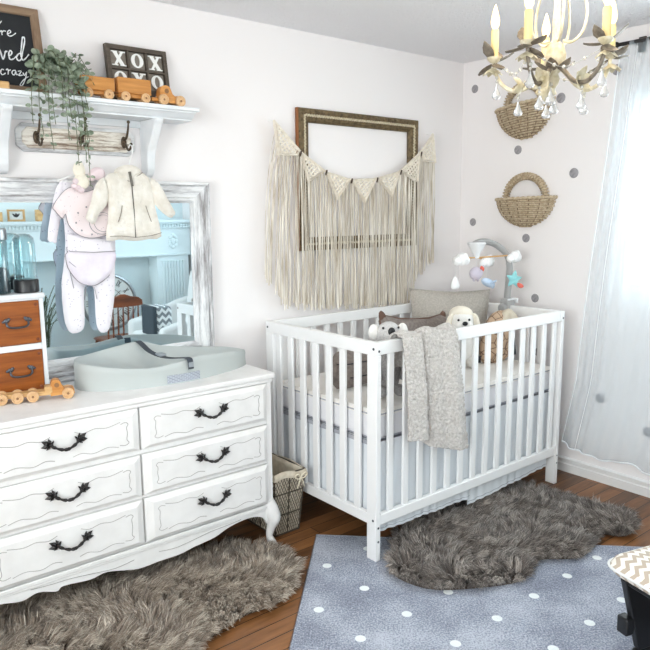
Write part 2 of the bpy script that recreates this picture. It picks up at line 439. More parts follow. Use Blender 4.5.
def window(name, axis, p, a0, a1, z0, z1, inward):
    """white sash window set into a wall opening; axis 0: wall at x=p, axis 1: wall at y=p"""
    def bx(b, u0, u1, w0, w1, q0, q1):
        w0, w1 = sorted((p + inward*w0, p + inward*w1))
        return b.box(w0, w1, u0, u1, q0, q1) if axis == 0 else b.box(u0, u1, w0, w1, q0, q1)
    f = MB(); t = .045
    for u0, u1, q0, q1 in ((a0, a0+t, z0, z1), (a1-t, a1, z0, z1), (a0+t, a1-t, z0, z0+t), (a0+t, a1-t, z1-t, z1), ((a0+a1)/2-.025, (a0+a1)/2+.025, z0+t, z1-t)):
        bx(f, u0, u1, -.075, -.025, q0, q1)
    o = struct(name, f, M['trim'], bev=.004)
    g = MB(); bx(g, a0+t, (a0+a1)/2-.025, -.055, -.050, z0+t, z1-t); bx(g, (a0+a1)/2+.025, a1-t, -.055, -.050, z0+t, z1-t)
    part('window_glass', g, M['pane'], o, sm=False)
    if name == 'window_1': return          # plain plastered reveal
    c = MB(); k = .06
    for u0, u1, q0, q1 in ((a0-k, a0, z0-k, z1+k), (a1, a1+k, z0-k, z1+k), (a0, a1, z1, z1+k), (a0, a1, z0-k, z0)): bx(c, u0, u1, 0, .016, q0, q1)
    bx(c, a0-k-.02, a1+k+.02, 0, .035, z0-.015, z0+.012)
    part('window_casing', c, M['trim'], o, bev=.004)
window('window_1', 0, XW, WY0, WY1, WZ0, WZ1, -1)
window('fill_window_left', 0, XL, LY0, LY1, LZ0, LZ1, 1)  # unseen window, added in the left wall to let in fill light
window('fill_window_front', 1, YF, FX0, FX1, FZ0, FZ1, 1)  # another added window, behind the camera, put in for fill
prof = [(0,0),(.017,0),(.017,.044),(.012,.049),(.012,.062),(.019,.066),(.019,.075),(.010,.080),(0,.080)]
struct('baseboard_right', MB().prism(prof, YF, YW, lambda u, v, w: (XW-u, w, v)), M['trim'])
struct('baseboard_back', MB().prism(prof, XL, XW-.02, lambda u, v, w: (w, YW-u, v)), M['trim'])
struct('baseboard_left', MB().prism(prof, YF, YW-.02, lambda u, v, w: (XL+u, w, v)), M['trim'])
struct('baseboard_front', MB().prism(prof, XL+.02, .0, lambda u, v, w: (w, YF+u, v)), M['trim'])

# grey dots stuck on the right-hand wall
for y, z, r, lab in ((.768, 2.129, .0235, 'round grey wall dot nearest the corner, high up beside the chandelier'),
                  (.202, 2.006, .026, 'round grey wall dot just to the right of the upper wicker basket'),
                  (.106, 1.617, .026, 'round grey wall dot between the lower basket and the curtain edge'),
                  (.456, 1.760, .024, 'round grey wall dot in the gap between the two wicker baskets'),
                  (.757, 1.361, .023, 'round grey wall dot near the corner, level under the lower basket'),
                  (.382, 1.274, .024, 'round grey wall dot just beneath the lower wicker basket'),
                  (.308, .942, .024, 'round grey wall dot above the crib end, right of the mobile clamp'),
                  (.274, .639, .023, 'round grey wall dot seen between the far right crib slats'),
                  (-.109, .451, .026, 'round grey wall dot veiled by the sheer curtain, right of the crib'),
                  (-.371, .330, .026, 'round grey wall dot low behind the curtain at the picture edge'),
                  (-.10, 2.10, .026, 'round grey wall dot up behind the curtain, under the curtain rod')):
    pr = [(0, 0), (r, 0), (r, .0012), (r*.96, .002), (0.0001, .002)]
    b = MB().lathe([(q, w) for q, w in pr[1:]], (XW, y, z), 28, Matrix.Rotation(-PI/2, 3, 'Y'))
    single('wall_dot', b, M['dot'], lab, 'wall sticker', (XW, y, z), 'grey dots stuck on the wall')

# ------------------------------------------------------------------ curtain and rod
R = thing('curtain_rod', 'dark metal curtain rod fixed close under the ceiling', 'curtain rod', (1.43, -1.27, 2.195))
part('rod', MB().cyl((1.43, -.14, 2.195), (1.43, -2.40, 2.195), .009), M['iron'], R)
for y in (-.13, -2.41): part('finial', MB().ell((1.43, y, 2.195), (.016, .02, .016)), M['iron'], R)
for y in (-.22, -2.3): part('bracket', MB().box(1.43, XW-.001, y-.006, y+.006, 2.187, 2.199).box(XW-.008, XW-.001, y-.018, y+.018, 2.16, 2.23), M['iron'], R, bev=.002)
def edge_y(z):
    return float(np.interp(z, [.16, .2, .55, 1.18, 1.95, 2.2], [.058, .051, -.019, -.067, -.135, -.16]))
def curt(u, v):
    z = 2.20 - v*(2.20 - (.156 + .038*max(0, 1-u*13) - .012*math.sin(u*30) - .006*math.sin(u*70)))
    e = edge_y(z); y = e + (-2.30-e)*u
    k = u*22 + .6*math.sin(u*13); a = .016 + .006*math.sin(u*45)
    x = 1.430 + a*math.sin(2*PI*k)*(.65+.35*(1-v)) + .007*math.sin(v*7+u*23)
    return (x, y, z)
C_ = thing('sheer_curtain', 'long white sheer curtain hanging before the bright window', 'curtain', (1.43, -.75, .17))
part('voile', MB().grid(curt, 380, 36), M['voile'], C_)
part('hem', MB().tube([Vector(curt(u, 1.0)) for u in np.linspace(0, 1, 320)], .0045, 5), M['hem'], C_)
part('fold_seam', MB().tube([Vector(curt(.035, v))+Vector((-.002,0,0)) for v in np.linspace(0, 1, 40)], .0011, 5), M['hem'], C_)
part('side_seam', MB().tube([Vector(curt(0, v)) for v in np.linspace(0, 1, 40)], .0026, 5), M['hem'], C_)

# ================================================================== DRESSER
DX0, DX1, DY, DZ = -1.395, -.225, .405, .767
D = thing('dresser', 'white six-drawer dresser with scalloped apron and dark leaf-shaped pulls', 'dresser', (-.81, .62, 0))
part('carcass', MB().box(DX0, DX1, .418, .835, .178, .735).box(DX0, -1.3735, .402, .418, .178, .735).box(-.2485, DX1, .402, .418, .178, .735).box(-1.3735, -.2485, .404, .418, .197, .2025).box(-1.3735, -.2485, .404, .418, .378, .3885).box(-1.3735, -.2485, .404, .418, .549, .5665).box(-1.3735, -.2485, .404, .418, .7275, .735), M['dresser'], D, bev=.003)
b = MB()
def corner(pts):  # top with eased front corners
    x0, x1, y0, y1, r = pts
    return [(x1, y1), (x0, y1)] + [(x0+r-r*math.cos(a), y0+r-r*math.sin(a)) for a in np.linspace(0, PI/2, 6)] + [(x1-r+r*math.sin(a), y0+r-r*math.cos(a)) for a in np.linspace(0, PI/2, 6)]
b.prism(corner((-1.418, -.208, .384, .838, .018)), .745, DZ, lambda u, v, w: (u, v, w))
b.prism(corner((-1.410, -.216, .392, .838, .018)), .728, .745, lambda u, v, w: (u, v, w))
part('top', b, M['dresser'], D, bev=.006, seg=3)
part('waist_moulding', MB().box(DX0-.006, DX1+.006, .394, DY, .180, .197).box(DX0-.002, DX1+.002, .398, DY, .170, .180), M['dresser'], D, bev=.004)
ap = [(-1.385,.10),(-1.365,.135),(-1.328,.150),(-1.26,.136),(-1.204,.147),(-1.144,.128),(-1.119,.140),(-1.024,.129),(-.961,.136),(-.847,.107),(-.757,.108),(-.673,.107),(-.607,.117),(-.515,.127),(-.444,.150),(-.346,.160),(-.281,.142),(-.256,.104)]
ap = [tuple(p[:2]) for p in smooth([(a, c, 0) for a, c in ap], 4)]
part('apron', MB().prism(ap + [(-.235,.178), (-1.39,.178)], .402, .42, lambda u, v, w: (u, w, v)), M['dresser'], D, bev=.002)
gl = MB()
for s in (-1, 1):
    pts = [(-.81 + s*q, .3995, z) for q, z in ((.05,.150),(.12,.142),(.2,.150),(.28,.160),(.36,.163),(.42,.168))]
    gl.tube(smooth(pts, 4), .0012, 5)
part('apron_carving', gl, M['groove'], D)
for sx_ in (-1, 1):
    for yy, sy in ((.42, -1), (.82, 1)):
        cx = -.81 + sx_*.565
        P = [(cx, yy, .20), (cx+sx_*.012, yy+sy*.010, .165), (cx+sx_*.020, yy+sy*.018, .125), (cx+sx_*.012, yy+sy*.010, .085), (cx+sx_*.006, yy+sy*.004, .045), (cx+sx_*.012, yy+sy*.010, .018), (cx+sx_*.016, yy+sy*.014, .0)]
        if sy > 0: P = [(x, min(y, .822), z) for x, y, z in P]
        rr = np.interp(np.linspace(0, 1, 25), [0, .17, .34, .5, .67, .84, 1], [.030, .033, .031, .020, .0145, .018, .021])
        part('leg', MB().tube(smooth(P, 4), rr, 12), M['dresser'], D)
def leafcluster(b, c, s, r):
    """spread of pointed leaves on a handle rosette, facing -y"""
    for k, a in enumerate((-.15, .55, 1.25, 2.2, -.85, 4.3)):
        d = Vector((s*math.cos(a), 0, math.sin(a)*.9)); L = r*(.95, 1.0, .72, .5, .70, .45)[k]
        n = Vector((-d.z, 0, d.x)); p = Vector(c)
        vs = [p, p+d*L*.55+n*L*.24+Vector((0,-.004,0)), p+d*L, p+d*L*.55-n*L*.24+Vector((0,-.004,0)), p+d*L*.45+Vector((0,-.010,0)), p+d*L*.45+Vector((0,.003,0))]
        b.add(vs, [(0,1,4),(1,2,4),(2,3,4),(3,0,4),(1,0,5),(2,1,5),(3,2,5),(0,3,5)])
    b.ell((c[0], c[1]-.005, c[2]), .007)
def handle(parent, cx, cz, y=.379):
    b = MB()
    for s in (-1, 1): leafcluster(b, (cx+s*.045, y, cz+.006), s, .036)
    pts = [(cx+.045*u, y-.010-.008*math.cos(u*PI/2), cz+.002-.018*math.cos(u*PI/2)) for u in np.linspace(-1, 1, 13)]
    b.tube(pts, [.0050+.0016*math.sin(i*2.1) for i in range(13)], 8)
    b.ell((cx, y-.018, cz-.016), (.010, .006, .006))
    part('handle', b, M['iron'], parent)
def carved(parent, x0, x1, z0, z1, y):
    b = MB(); w = x1-x0; h = z1-z0
    def wav(pts): b.tube(smooth([(x, y, z) for x, z in pts], 5), .0014, 5, flat=1)
    for s, xa in ((1, x0+.022), (-1, x1-.022)):
        wav([(xa+s*.028, z1-.030), (xa+s*.010, z1-.026), (xa, z1-.034), (xa+s*.006, z1-.046), (xa+s*.004, (z0+z1)/2), (xa+s*.007, z0+.044), (xa, z0+.032), (xa+s*.012, z0+.024), (xa+s*.034, z0+.028)])
        c = (x0+x1)/2
        wav([(c-s*(w*.40), z1-.022), (c-s*w*.30, z1-.032), (c-s*w*.22, z1-.026), (c-s*w*.14, z1-.034), (c-s*w*.08, z1-.024)])
        wav([(c-s*(w*.38), z0+.022), (c-s*w*.30, z0+.030), (c-s*w*.20, z0+.020), (c-s*w*.12, z0+.030), (c-s*w*.06, z0+.024)])
    part('carved_line', b, M['groove'], parent)
for x0, x1 in ((-.808, -.250), (-1.372, -.8165)):
    for z0, z1 in ((.568, .726), (.390, .547), (.204, .376)):
        b = MB(); k = .022; e = .028
        y0, y1, y2 = .417, .396, .381
        rings = [[(x0,y0),(x1,y0)], ]
        def rect(i, y): return [(x0+i, y, z0+i*.6), (x1-i, y, z0+i*.6), (x1-i, y, z1-i*.6), (x0+i, y, z1-i*.6)]
        vs = rect(0, y0) + rect(0, y1) + rect(.005, y1-.001) + rect(e, y2)
        fs = []
        for r in range(3):
            for q in range(4): fs.append((r*4+q, r*4+(q+1) % 4, (r+1)*4+(q+1) % 4, (r+1)*4+q))
        fs.append((12,13,14,15)); b.add(vs, fs)
        d = part('drawer', b, M['dresser'], D, ang=15, bev=.0015)
        carved(d, x0+e-.004, x1-e+.004, z0+.012, z1-.012, .3812)
        handle(d, -.523 if x0 > -.81 else -1.09, (z0+z1)/2+.012, .377)

# ------------------------------------------------------------------ changing pad
TZ = .767
TP = [(-.940,.665,.106),(-.922,.600,.100),(-.840,.535,.086),(-.717,.500,.074),(-.60,.484,.084),(-.52,.490,.094),(-.452,.506,.092),(-.31,.548,.080),(-.215,.605,.066),(-.195,.672,.060),(-.235,.742,.064),(-.37,.782,.076),(-.52,.788,.100),(-.63,.790,.130),(-.73,.790,.122),(-.84,.782,.108),(-.918,.735,.106)]
TP = smooth_closed(TP, 6); tc = np.array([-.565, .648])
nT = len(TP)
def tray(u, v):
    p = TP[int(round(u*nT)) % nT]; d = np.array(p[:2])-tc; L = np.hypot(*d); h = p[2]; e = d/L
    if v < .40:   # outer wall
        k = v/.40
        off = -.004*math.sin(k*PI) - (.006*max(0, k-.8)/.2)
        q = np.array(p[:2])+e*off; return (q[0], q[1], TZ + h*k*.985)
    k = (v-.40)/.60   # rim then hollow
    th = .016
    if k < .15:
        a = k/.15; q = np.array(p[:2])-e*(.006+th*a); return (q[0], q[1], TZ + h*(.985+.015*math.sin(a*PI)))
    a = (k-.15)/.85; rr = 1-a; q = tc + (np.array(p[:2])-e*(.006+th)-tc)*rr
    fl = .022; s = rr**1.9
    return (q[0], q[1], TZ + fl + (h*.985-fl)*s)
T = thing('changing_pad', 'grey moulded foam changing tray with dark strap on the dresser', 'changing pad', (-.565, .648, TZ))
b = MB().grid(tray, nT, 44, cu=True)
b.add([(p[0], p[1], TZ) for p in TP], [tuple(range(nT))])
part('shell', b, M['tray'], T, ang=60)
def ribbon(b, pts, wdir, w, th=.002):
    W = Vector(wdir).normalized()*w/2; P = smooth(pts, 5); vs = []; fs = []
    for i, p in enumerate(P):
        t = (P[min(i+1, len(P)-1)]-P[max(i-1, 0)]).normalized(); n = t.cross(W).normalized()*th/2
        vs += [p-W-n, p+W-n, p+W+n, p-W+n]
    for i in range(len(P)-1):
        for k in range(4): fs.append((i*4+k, i*4+(k+1) % 4, i*4+4+(k+1) % 4, i*4+4+k))
    fs += [(3,2,1,0), tuple(len(vs)-4+k for k in range(4))]
    b.add(vs, fs)
b = MB()
ribbon(b, [(-.64,.792,.880),(-.637,.782,.898),(-.63,.76,.893),(-.62,.70,.866),(-.60,.635,.851),(-.58,.58,.850),(-.565,.525,.858),(-.558,.489,.862),(-.553,.4795,.852),(-.550,.4795,.818)], (1,.15,0), .026)
part('strap', b, M['strap'], T)
b = MB().box(-.612, -.580, .625, .668, .852, .862); part('buckle', b, M['buckle'], T, bev=.003)
part('strap_anchor', MB().box(-.562, -.540, .474, .4825, .826, .846), M['buckle'], T, bev=.002)
def ty(x):
    q = [(p[0], p[1]) for p in TP if p[1] < .6 and p[0] < -.3]; q.sort(); return float(np.interp(x, [a for a, _ in q], [c for _, c in q]))
b = MB().grid(lambda u, v: (-.650+.145*u, ty(-.650+.145*u)-.0008, .772+.032*v), 16, 3)
part('warning_label', b, M['label'], T)

# ------------------------------------------------------------------ little cabinet of two wooden drawers
B_ = thing('drawer_cabinet', 'small white cabinet with two brown wooden drawers on the dresser', 'cabinet', (-1.14, .745, TZ))
b = MB().box(-1.25, -1.03, .705, .798, TZ, 1.122)
b.box(-1.25, -1.235, .690, .705, TZ, 1.122).box(-1.046, -1.03, .690, .705, TZ, 1.122)
b.box(-1.235, -1.046, .690, .705, TZ, .780).box(-1.235, -1.046, .690, .705, .934, .957).box(-1.235, -1.046, .690, .705, 1.116, 1.122)
part('frame', b, M['shelf'], B_, bev=.0015)
part('top_board', MB().box(-1.256, -1.024, .684, .80, 1.122, 1.141), M['shelf'], B_, bev=.004)
for z0, z1 in ((.958, 1.115), (.781, .933)):
    d = part('drawer', MB().box(-1.234, -1.047, .686, .704, z0, z1), M['drawer_wood'], B_, bev=.003)
    for x in (-1.222, -1.060):
        for z in (z0+.014, z1-.014): part('corner_stud', MB().ell((x, .6855, z), (.006, .004, .006), None, 12, 8), M['chair_wood'], d)
    h = MB(); cx, cz = -1.128, (z0+z1)/2
    h.tube(smooth([(cx-.036, .684, cz+.012), (cx-.037, .676, cz-.002), (cx-.026, .672, cz-.011), (cx, .670, cz-.013), (cx+.026, .672, cz-.011), (cx+.037, .676, cz-.002), (cx+.036, .684, cz+.012)], 4), .0038, 8)
    for s in (-1, 1):
        h.ell((cx+s*.036, .683, cz+.013), (.010, .004, .008)); h.ell((cx+s*.046, .683, cz+.010), (.006, .003, .005)); h.ell((cx+s*.028, .683, cz+.019), (.006, .003, .005))
    part('handle', h, M['bolt'], d)
J = thing('glass_cloche', 'clear glass cloche on a round black base, on the cabinet', 'glass cloche', (-1.07, .744, 1.141))
part('base', MB().lathe([(.040,1.141),(.044,1.144),(.044,1.184),(.041,1.189),(.02,1.19)], (-1.07,.744,0), 36), M['black'], J)
part('dome', MB().lathe([(.037,1.190),(.040,1.194),(.0405,1.26),(.040,1.315),(.036,1.34),(.024,1.352),(.010,1.355),(.008,1.352),(.022,1.3495),(.034,1.338),(.0378,1.314),(.0383,1.26),(.0378,1.194)], (-1.07,.744,0), 36), M['jar'], J)
J = thing('storage_jar', 'glass jar with brushed lid and dark contents at the left edge', 'jar', (-1.165, .744, 1.141))
part('glass', MB().lathe([(.036,1.141),(.040,1.145),(.040,1.325),(.036,1.333),(.034,1.331),(.0378,1.323),(.0378,1.147),(.034,1.144)], (-1.165,.744,0), 32), M['jar'], J)
part('contents', MB().lathe([(.034,1.1475),(.037,1.150),(.037,1.222),(.030,1.234),(.012,1.238)], (-1.165,.744,0), 24), M['cushion_dark'], J)
part('lid', MB().lathe([(.037,1.334),(.041,1.336),(.041,1.372),(.037,1.376),(.012,1.377)], (-1.165,.744,0), 32), M['metal_lid'], J)

# ------------------------------------------------------------------ wooden toys
def wheel_at(parent, x, y, z, r, w=.011, side=-1):
    b = MB(); y2 = y+side*w
    b.lathe([(r*.86, 0), (r, .0015), (r, w-.002), (r*.9, w), (r*.72, w), (r*.66, w-.0022), (r*.40, w-.0022), (r*.34, w), (.001, w)], (x, y, z), 26, Matrix.Rotation(-side*-PI/2 if side > 0 else PI/2, 3, 'X'))
    o = part('wheel', b, M['wheel'], parent, local=True)
    a = MB().ell((x, y2, z), (r*.22, .002, r*.22), None, 12, 6); part('axle_peg', a, M['axle'], o, local=True)
def cab_poly(L, H):
    pts = [(0, .010), (0, H*.50)] + [(L*.03, H*.78)] + [(L*.24+L*.20*math.cos(a), H*.78+H*.22*math.sin(a)) for a in np.linspace(PI, .15, 9)] + [(L*.50, H*.60), (L*.60, H*.50)] + [(L*.78+L*.20*math.cos(a), H*.40+H*.14*math.sin(a)) for a in np.linspace(PI*.6, 0, 7)] + [(L*.99, .012)]
    return pts
def cab(parent, x, L, H, w, m, name='cab'):
    P = [(x+u, v) for u, v in cab_poly(L, H)]
    b = MB().prism(P, -w/2, w/2, lambda u, v, q: (u, q, v)); o = part(name, b, m, parent, local=True, bev=.0025)
    for s in (-1, 1): part('window_hole', MB().lathe([(H*.12, 0), (H*.12, .0006), (.0005, .0006)], (x+L*.27, s*w/2, H*.72), 18, Matrix.Rotation(-s*PI/2, 3, 'X')), M['axle'], o, local=True)
    return o
K = thing('toy_truck', 'wooden toy truck with flat bed in front of the drawer cabinet', 'toy truck', (-1.105, .607, TZ), -.272)
part('bed', MB().box(-.125, .048, -.019, .019, .014, .027).box(.030, .052, -.019, .019, .020, .040), M['pine'], K, local=True, bev=.003)
cab(K, .046, .068, .058, .034, M['toy'])
for x in (-.085, -.043, -.002, .094):
    for s in (-1, 1): wheel_at(K, x, s*.0195, .0165, .0165, side=s)
K = thing('toy_road_train', 'wooden toy truck pulling two box wagons along the wall shelf', 'toy truck', (-.62, .722, 1.850))
lk = MB().cyl((-.088, 0, .022), (-.072, 0, .022), .004).cyl((.060, 0, .022), (.10, 0, .022), .004); part('coupling', lk, M['axle'], K, local=True)
for x0, x1, hz in ((-.222, -.088, .079), (-.076, .060, .088)):
    wg = part('wagon', MB().box(x0, x1, -.026, .026, .030, hz).box(x0+.006, x1-.004, -.018, .018, .016, .031), M['honey'], K, local=True, bev=.002)
    for x in (x0+.030, x1-.024):
        for s in (-1, 1): wheel_at(wg, x, s*.0185, .0185, .0185, side=s)
part('chassis', MB().box(.066, .208, -.015, .015, .014, .028), M['toy'], K, local=True, bev=.003)
cab(K, .100, .110, .078, .038, M['toy'])
for x in (.112, .186):
    for s in (-1, 1): wheel_at(K, x, s*.0195, .021, .021, .012, side=s)
bpy.data.objects['toy_truck'].scale = (1.22, 1.22, 1.22); bpy.data.objects['toy_truck'].location += Vector((-.008, .0, 0))
single('wooden_block', MB().box(-1.165, -1.088, .692, .732, 1.850, 1.876), M['pine'], 'small pale wooden block at the left end of the wall shelf', 'toy block', (-1.125, .712, 1.85), bev=.004)

# ------------------------------------------------------------------ mitred frames
def frame_sides(x0, x1, z0, z1, prof, w):
    """four mitred sides; prof = list of (t 0 outer..1 inner, y)"""
    out = []
    C = [(x0, z0, 1, 1), (x1, z0, -1, 1), (x1, z1, -1, -1), (x0, z1, 1, -1)]
    for k in range(4):
        a, c = C[k], C[(k+1) % 4]; vs = []
        for q in (a, c):
            for t_, y in prof: vs.append((q[0]+q[2]*w*t_, y, q[1]+q[3]*w*t_))
        n = len(prof); fs = [(i, (i+1) % n, n+(i+1) % n, n+i) for i in range(n)] + [tuple(range(n-1, -1, -1)), tuple(range(n, 2*n))]
        out.append(MB().add(vs, fs))
    return out   # bottom, right, top, left
MI = thing('mirror', 'large wall mirror in a distressed white frame standing on the dresser', 'mirror', (-.81, .83, TZ))
prof = [(0,.850),(0,.808),(.03,.802),(.14,.802),(.20,.812),(.28,.808),(.70,.817),(.76,.811),(.88,.811),(.93,.822),(1,.826),(1,.850)]
for k, q in enumerate(frame_sides(-1.385, -.251, .768, 1.558, prof, .090)):
    part('frame_rail' if k % 2 == 0 else 'frame_stile', q, M['dist_h'] if k % 2 == 0 else M['dist_v'], MI, ang=20)
part('mirror_glass', MB().box(-1.30, -.336, .8285, .834, .855, 1.472), M['mirror'], MI, sm=False)

PF = thing('picture_frame', 'empty ornate old-gilt picture frame on the wall behind the fringe', 'picture frame', (.686, .85, 1.235))
prof = [(0,.853),(0,.832),(.06,.826),(.34,.822),(.46,.828),(.52,.828),(.80,.838),(.86,.834),(1,.842),(1,.853)]
for k, q in enumerate(frame_sides(.268, 1.106, 1.235, 1.926, prof, .066)):
    f = part('frame_side', q, M['brass'], PF, ang=20)
ln = MB()
x0, x1, z0, z1 = .268+.033, 1.106-.033, 1.235+.033, 1.926-.033
for a, c in (((x0,z0),(x1,z0)), ((x1,z0),(x1,z1)), ((x1,z1),(x0,z1)), ((x0,z1),(x0,z0))):
    L = math.hypot(c[0]-a[0], c[1]-a[1]); n = int(L/.016)
    for i in range(n):
        t_ = (i+.5)/n; p = (a[0]+(c[0]-a[0])*t_, .8275, a[1]+(c[1]-a[1])*t_)
        th = math.atan2(c[1]-a[1], c[0]-a[0])+.6
        ln.ell(p, (.012, .006, .0055), Matrix.Rotation(-th, 3, 'Y'), 8, 6)
part('rope_moulding', ln, M['gilt_rope'], PF)
orn = MB()
for i in range(22):
    x = .30+.77*i/21
    for z in (1.926-.013, 1.235+.013): orn.ell((x, .824, z), (.013 if i % 2 else .008, .004, .007), None, 8, 6)
for i in range(17):
    z = 1.275+.61*i/16
    for x in (.268+.013, 1.106-.013): orn.ell((x, .824, z), (.007, .004, .013 if i % 2 else .008), None, 8, 6)
part('leaf_ornament', orn, M['brass'], PF)
part('outer_edge', MB().box(.262, .268, .833, .852, 1.235, 1.926), M['copper'], PF)

# ------------------------------------------------------------------ macrame bunting with long fringe
MY = .806
MC = thing('macrame_hanging', 'cream macrame bunting with knotted pennants and long fringe above the crib', 'wall hanging', (.66, MY, .90))
cordp = smooth([(.102, MY, 1.849), (.252, MY, 1.718), (.41, MY, 1.627), (.579, MY, 1.590), (.759, MY, 1.599), (.937, MY, 1.643), (1.096, MY, 1.750), (1.200, MY, 1.858)], 8)
part('top_cord', MB().tube(cordp, .006, 8), M['cotton'], MC)
nl = MB()
for x, z in ((.102, 1.849), (1.200, 1.858)): nl.cyl((x, .854, z+.002), (x, MY-.004, z+.002), .0016, n=8)
part('nail', nl, M['trim'], MC)
pens = [[(.102,1.847),(.247,1.720),(.232,1.698),(.122,1.694)], [(.256,1.712),(.404,1.629),(.302,1.574)], [(.415,1.624),(.574,1.590),(.487,1.492)], [(.584,1.590),(.754,1.599),(.674,1.474)], [(.764,1.601),(.932,1.641),(.873,1.512)], [(.943,1.646),(1.090,1.745),(1.077,1.594),(1.06,1.592)], [(1.102,1.752),(1.198,1.855),(1.221,1.700),(1.130,1.704)]]
def clip_seg(poly, p, d):
    ts = []
    for a, c in zip(poly, poly[1:]+poly[:1]):
        ex, ez = c[0]-a[0], c[1]-a[1]; den = d[0]*ez - d[1]*ex
        if abs(den) < 1e-9: continue
        t_ = ((a[0]-p[0])*ez - (a[1]-p[1])*ex)/den; s = ((a[0]-p[0])*d[1] - (a[1]-p[1])*d[0])/den
        if 0 <= s <= 1: ts.append(t_)
    ts.sort(); return [(ts[i], ts[i+1]) for i in range(0, len(ts)-1, 2)]
rg = MB()
for poly in pens:
    b = MB(); cx = sum(p[0] for p in poly)/len(poly); cz = sum(p[1] for p in poly)/len(poly)
    E2 = [Vector((x, MY-.002, z)) for x, z in poly]; b.tube(E2, .0095, 8, closed=True, flat=.6)
    inn = [Vector((cx+(x-cx)*.82, MY-.002, cz+(z-cz)*.82)) for x, z in poly]; b.tube(inn, .0068, 8, closed=True, flat=.6)
    for d in ((.78, .62), (.62, -.78), ):
        nrm = (-d[1], d[0])
        for k in range(-12, 13):
            p = (cx+nrm[0]*k*.0185, cz+nrm[1]*k*.0185)
            for t0, t1 in clip_seg([(q.x, q.z) for q in inn], p, d):
                if t1-t0 > .006: b.tube([(p[0]+d[0]*t0, MY-.002, p[1]+d[1]*t0), (p[0]+d[0]*t1, MY-.002, p[1]+d[1]*t1)], .0048, 6)
    part('pennant', b, M['cotton'], MC)
def low_edge(x):   # lowest pennant or cord point at x
    best = float(np.interp(x, [p.x for p in cordp], [p.z for p in cordp]))
    for poly in pens:
        for a, c in zip(poly, poly[1:]+poly[:1]):
            if min(a[0], c[0]) <= x <= max(a[0], c[0]) and abs(a[0]-c[0]) > 1e-6:
                best = min(best, a[1]+(c[1]-a[1])*(x-a[0])/(c[0]-a[0]))
    return best
b = MB()
botx, botz = [.0,.06,.10,.14,.30,.52,.80,1.03,1.075,1.12,1.24], [1.13,1.09,1.02,.965,.945,.925,.905,.895,1.03,1.07,1.15]
for i in range(195):
    x = .104+(1.219-.104)*(i+rng.uniform(-.9,.9))/194; x = min(max(x, .104), 1.219)
    z0 = low_edge(x)
    spread = x + (-.080*(1-(x-.104)/.15) if x < .254 else 0)*1 + (.012 if x > 1.15 else 0) + rng.normal(0, .006)
    z1 = float(np.interp(spread, botx, botz)) + rng.uniform(-.012, .03)
    yy = MY + rng.uniform(-.006, .006)
    pts = []; ph = rng.uniform(0, 6); am = rng.uniform(.001, .006)
    for k in range(7):
        t_ = k/6; pts.append((x+(spread-x)*(t_**.55 if x < .254 else t_**1.3)+am*math.sin(ph+t_*6), yy+.003*math.sin(ph*2+t_*5), z0+(z1-z0)*t_))
    rr_ = rng.uniform(.0016, .0030); b.tube(pts, [rr_]*6+[rr_*1.5], 5)
fr = part('fringe', b, M['fringe'], MC); fr['kind'] = 'stuff'
for x, z in ((.251, 1.704), (1.097, 1.742), (.41, 1.62), (.579, 1.583), (.760, 1.592), (.938, 1.637)):
    part('wrap_knot', MB().tube([(x-.004, MY-.010, z-.012), (x+.004, MY-.010, z+.012)], .0042, 8), M['twig'], MC)

# ------------------------------------------------------------------ wall shelf
S_ = thing('wall_shelf', 'white painted wall shelf with crown edge on two scroll brackets', 'shelf', (-.80, .77, 1.84))
part('board', MB().box(-1.25, -.357, .680, YW-.001, 1.834, 1.850), M['shelf'], S_, bev=.003)
part('crown', MB().prism([(.855,1.834),(.690,1.834),(.690,1.828),(.705,1.822),(.712,1.812),(.726,1.806),(.726,1.800),(.855,1.800)], -1.238, -.369, lambda u, v, w: (w, min(u, YW-.001), v)), M['shelf'], S_, bev=.002)
part('back_rail', MB().box(-1.08, -.545, .842, YW-.001, 1.772, 1.800), M['shelf'], S_, bev=.002)
bp = [(.854,1.800),(.700,1.800),(.700,1.785)] + [tuple(p[:2]) for p in smooth([(.712,1.778,0),(.728,1.750,0),(.752,1.715,0),(.778,1.680,0),(.790,1.640,0),(.796,1.605,0),(.812,1.580,0),(.832,1.572,0)], 4)] + [(.854,1.572)]
for x in (-.546, -1.116): part('bracket', MB().prism(bp, x, x+.036, lambda u, v, w: (w, u, v)), M['shelf'], S_, bev=.005)

RK = thing('coat_rack', 'chippy white wooden coat rack board with three metal hooks', 'coat rack', (-.815, .845, 1.65))
def octo(x0, x1, z0, z1, c): return [(x0+c,z0),(x1-c,z0),(x1,z0+c),(x1,z1-c),(x1-c,z1),(x0+c,z1),(x0,z1-c),(x0,z0+c)]
part('back_board', MB().prism(octo(-1.045, -.580, 1.652, 1.757, .024), .842, YW-.001, lambda u, v, w: (u, w, v)), M['dist_h'], RK, bev=.003)
part('face_board', MB().prism(octo(-1.025, -.600, 1.666, 1.743, .020), .832, .842, lambda u, v, w: (u, w, v)), M['chippy'], RK, bev=.003)
for x in (-.632, -.805, -.975):
    b = MB().ell((x, .830, 1.705), (.012, .005, .024))
    b.tube(smooth([(x, .830, 1.715), (x+.002, .808, 1.722), (x+.004, .795, 1.748), (x+.004, .786, 1.778)], 5), np.linspace(.006, .0034, 16), 8); b.ell((x+.004, .785, 1.781), .0065)
    b.tube(smooth([(x, .830, 1.700), (x-.002, .806, 1.690), (x-.004, .782, 1.672), (x-.004, .762, 1.675), (x-.004, .752, 1.690)], 5), np.linspace(.006, .0034, 21), 8); b.ell((x-.004, .752, 1.692), .006)
    part('hook', b, M['hook_bronze'], RK)
RK.location.x += .006; RK.location.z += .004

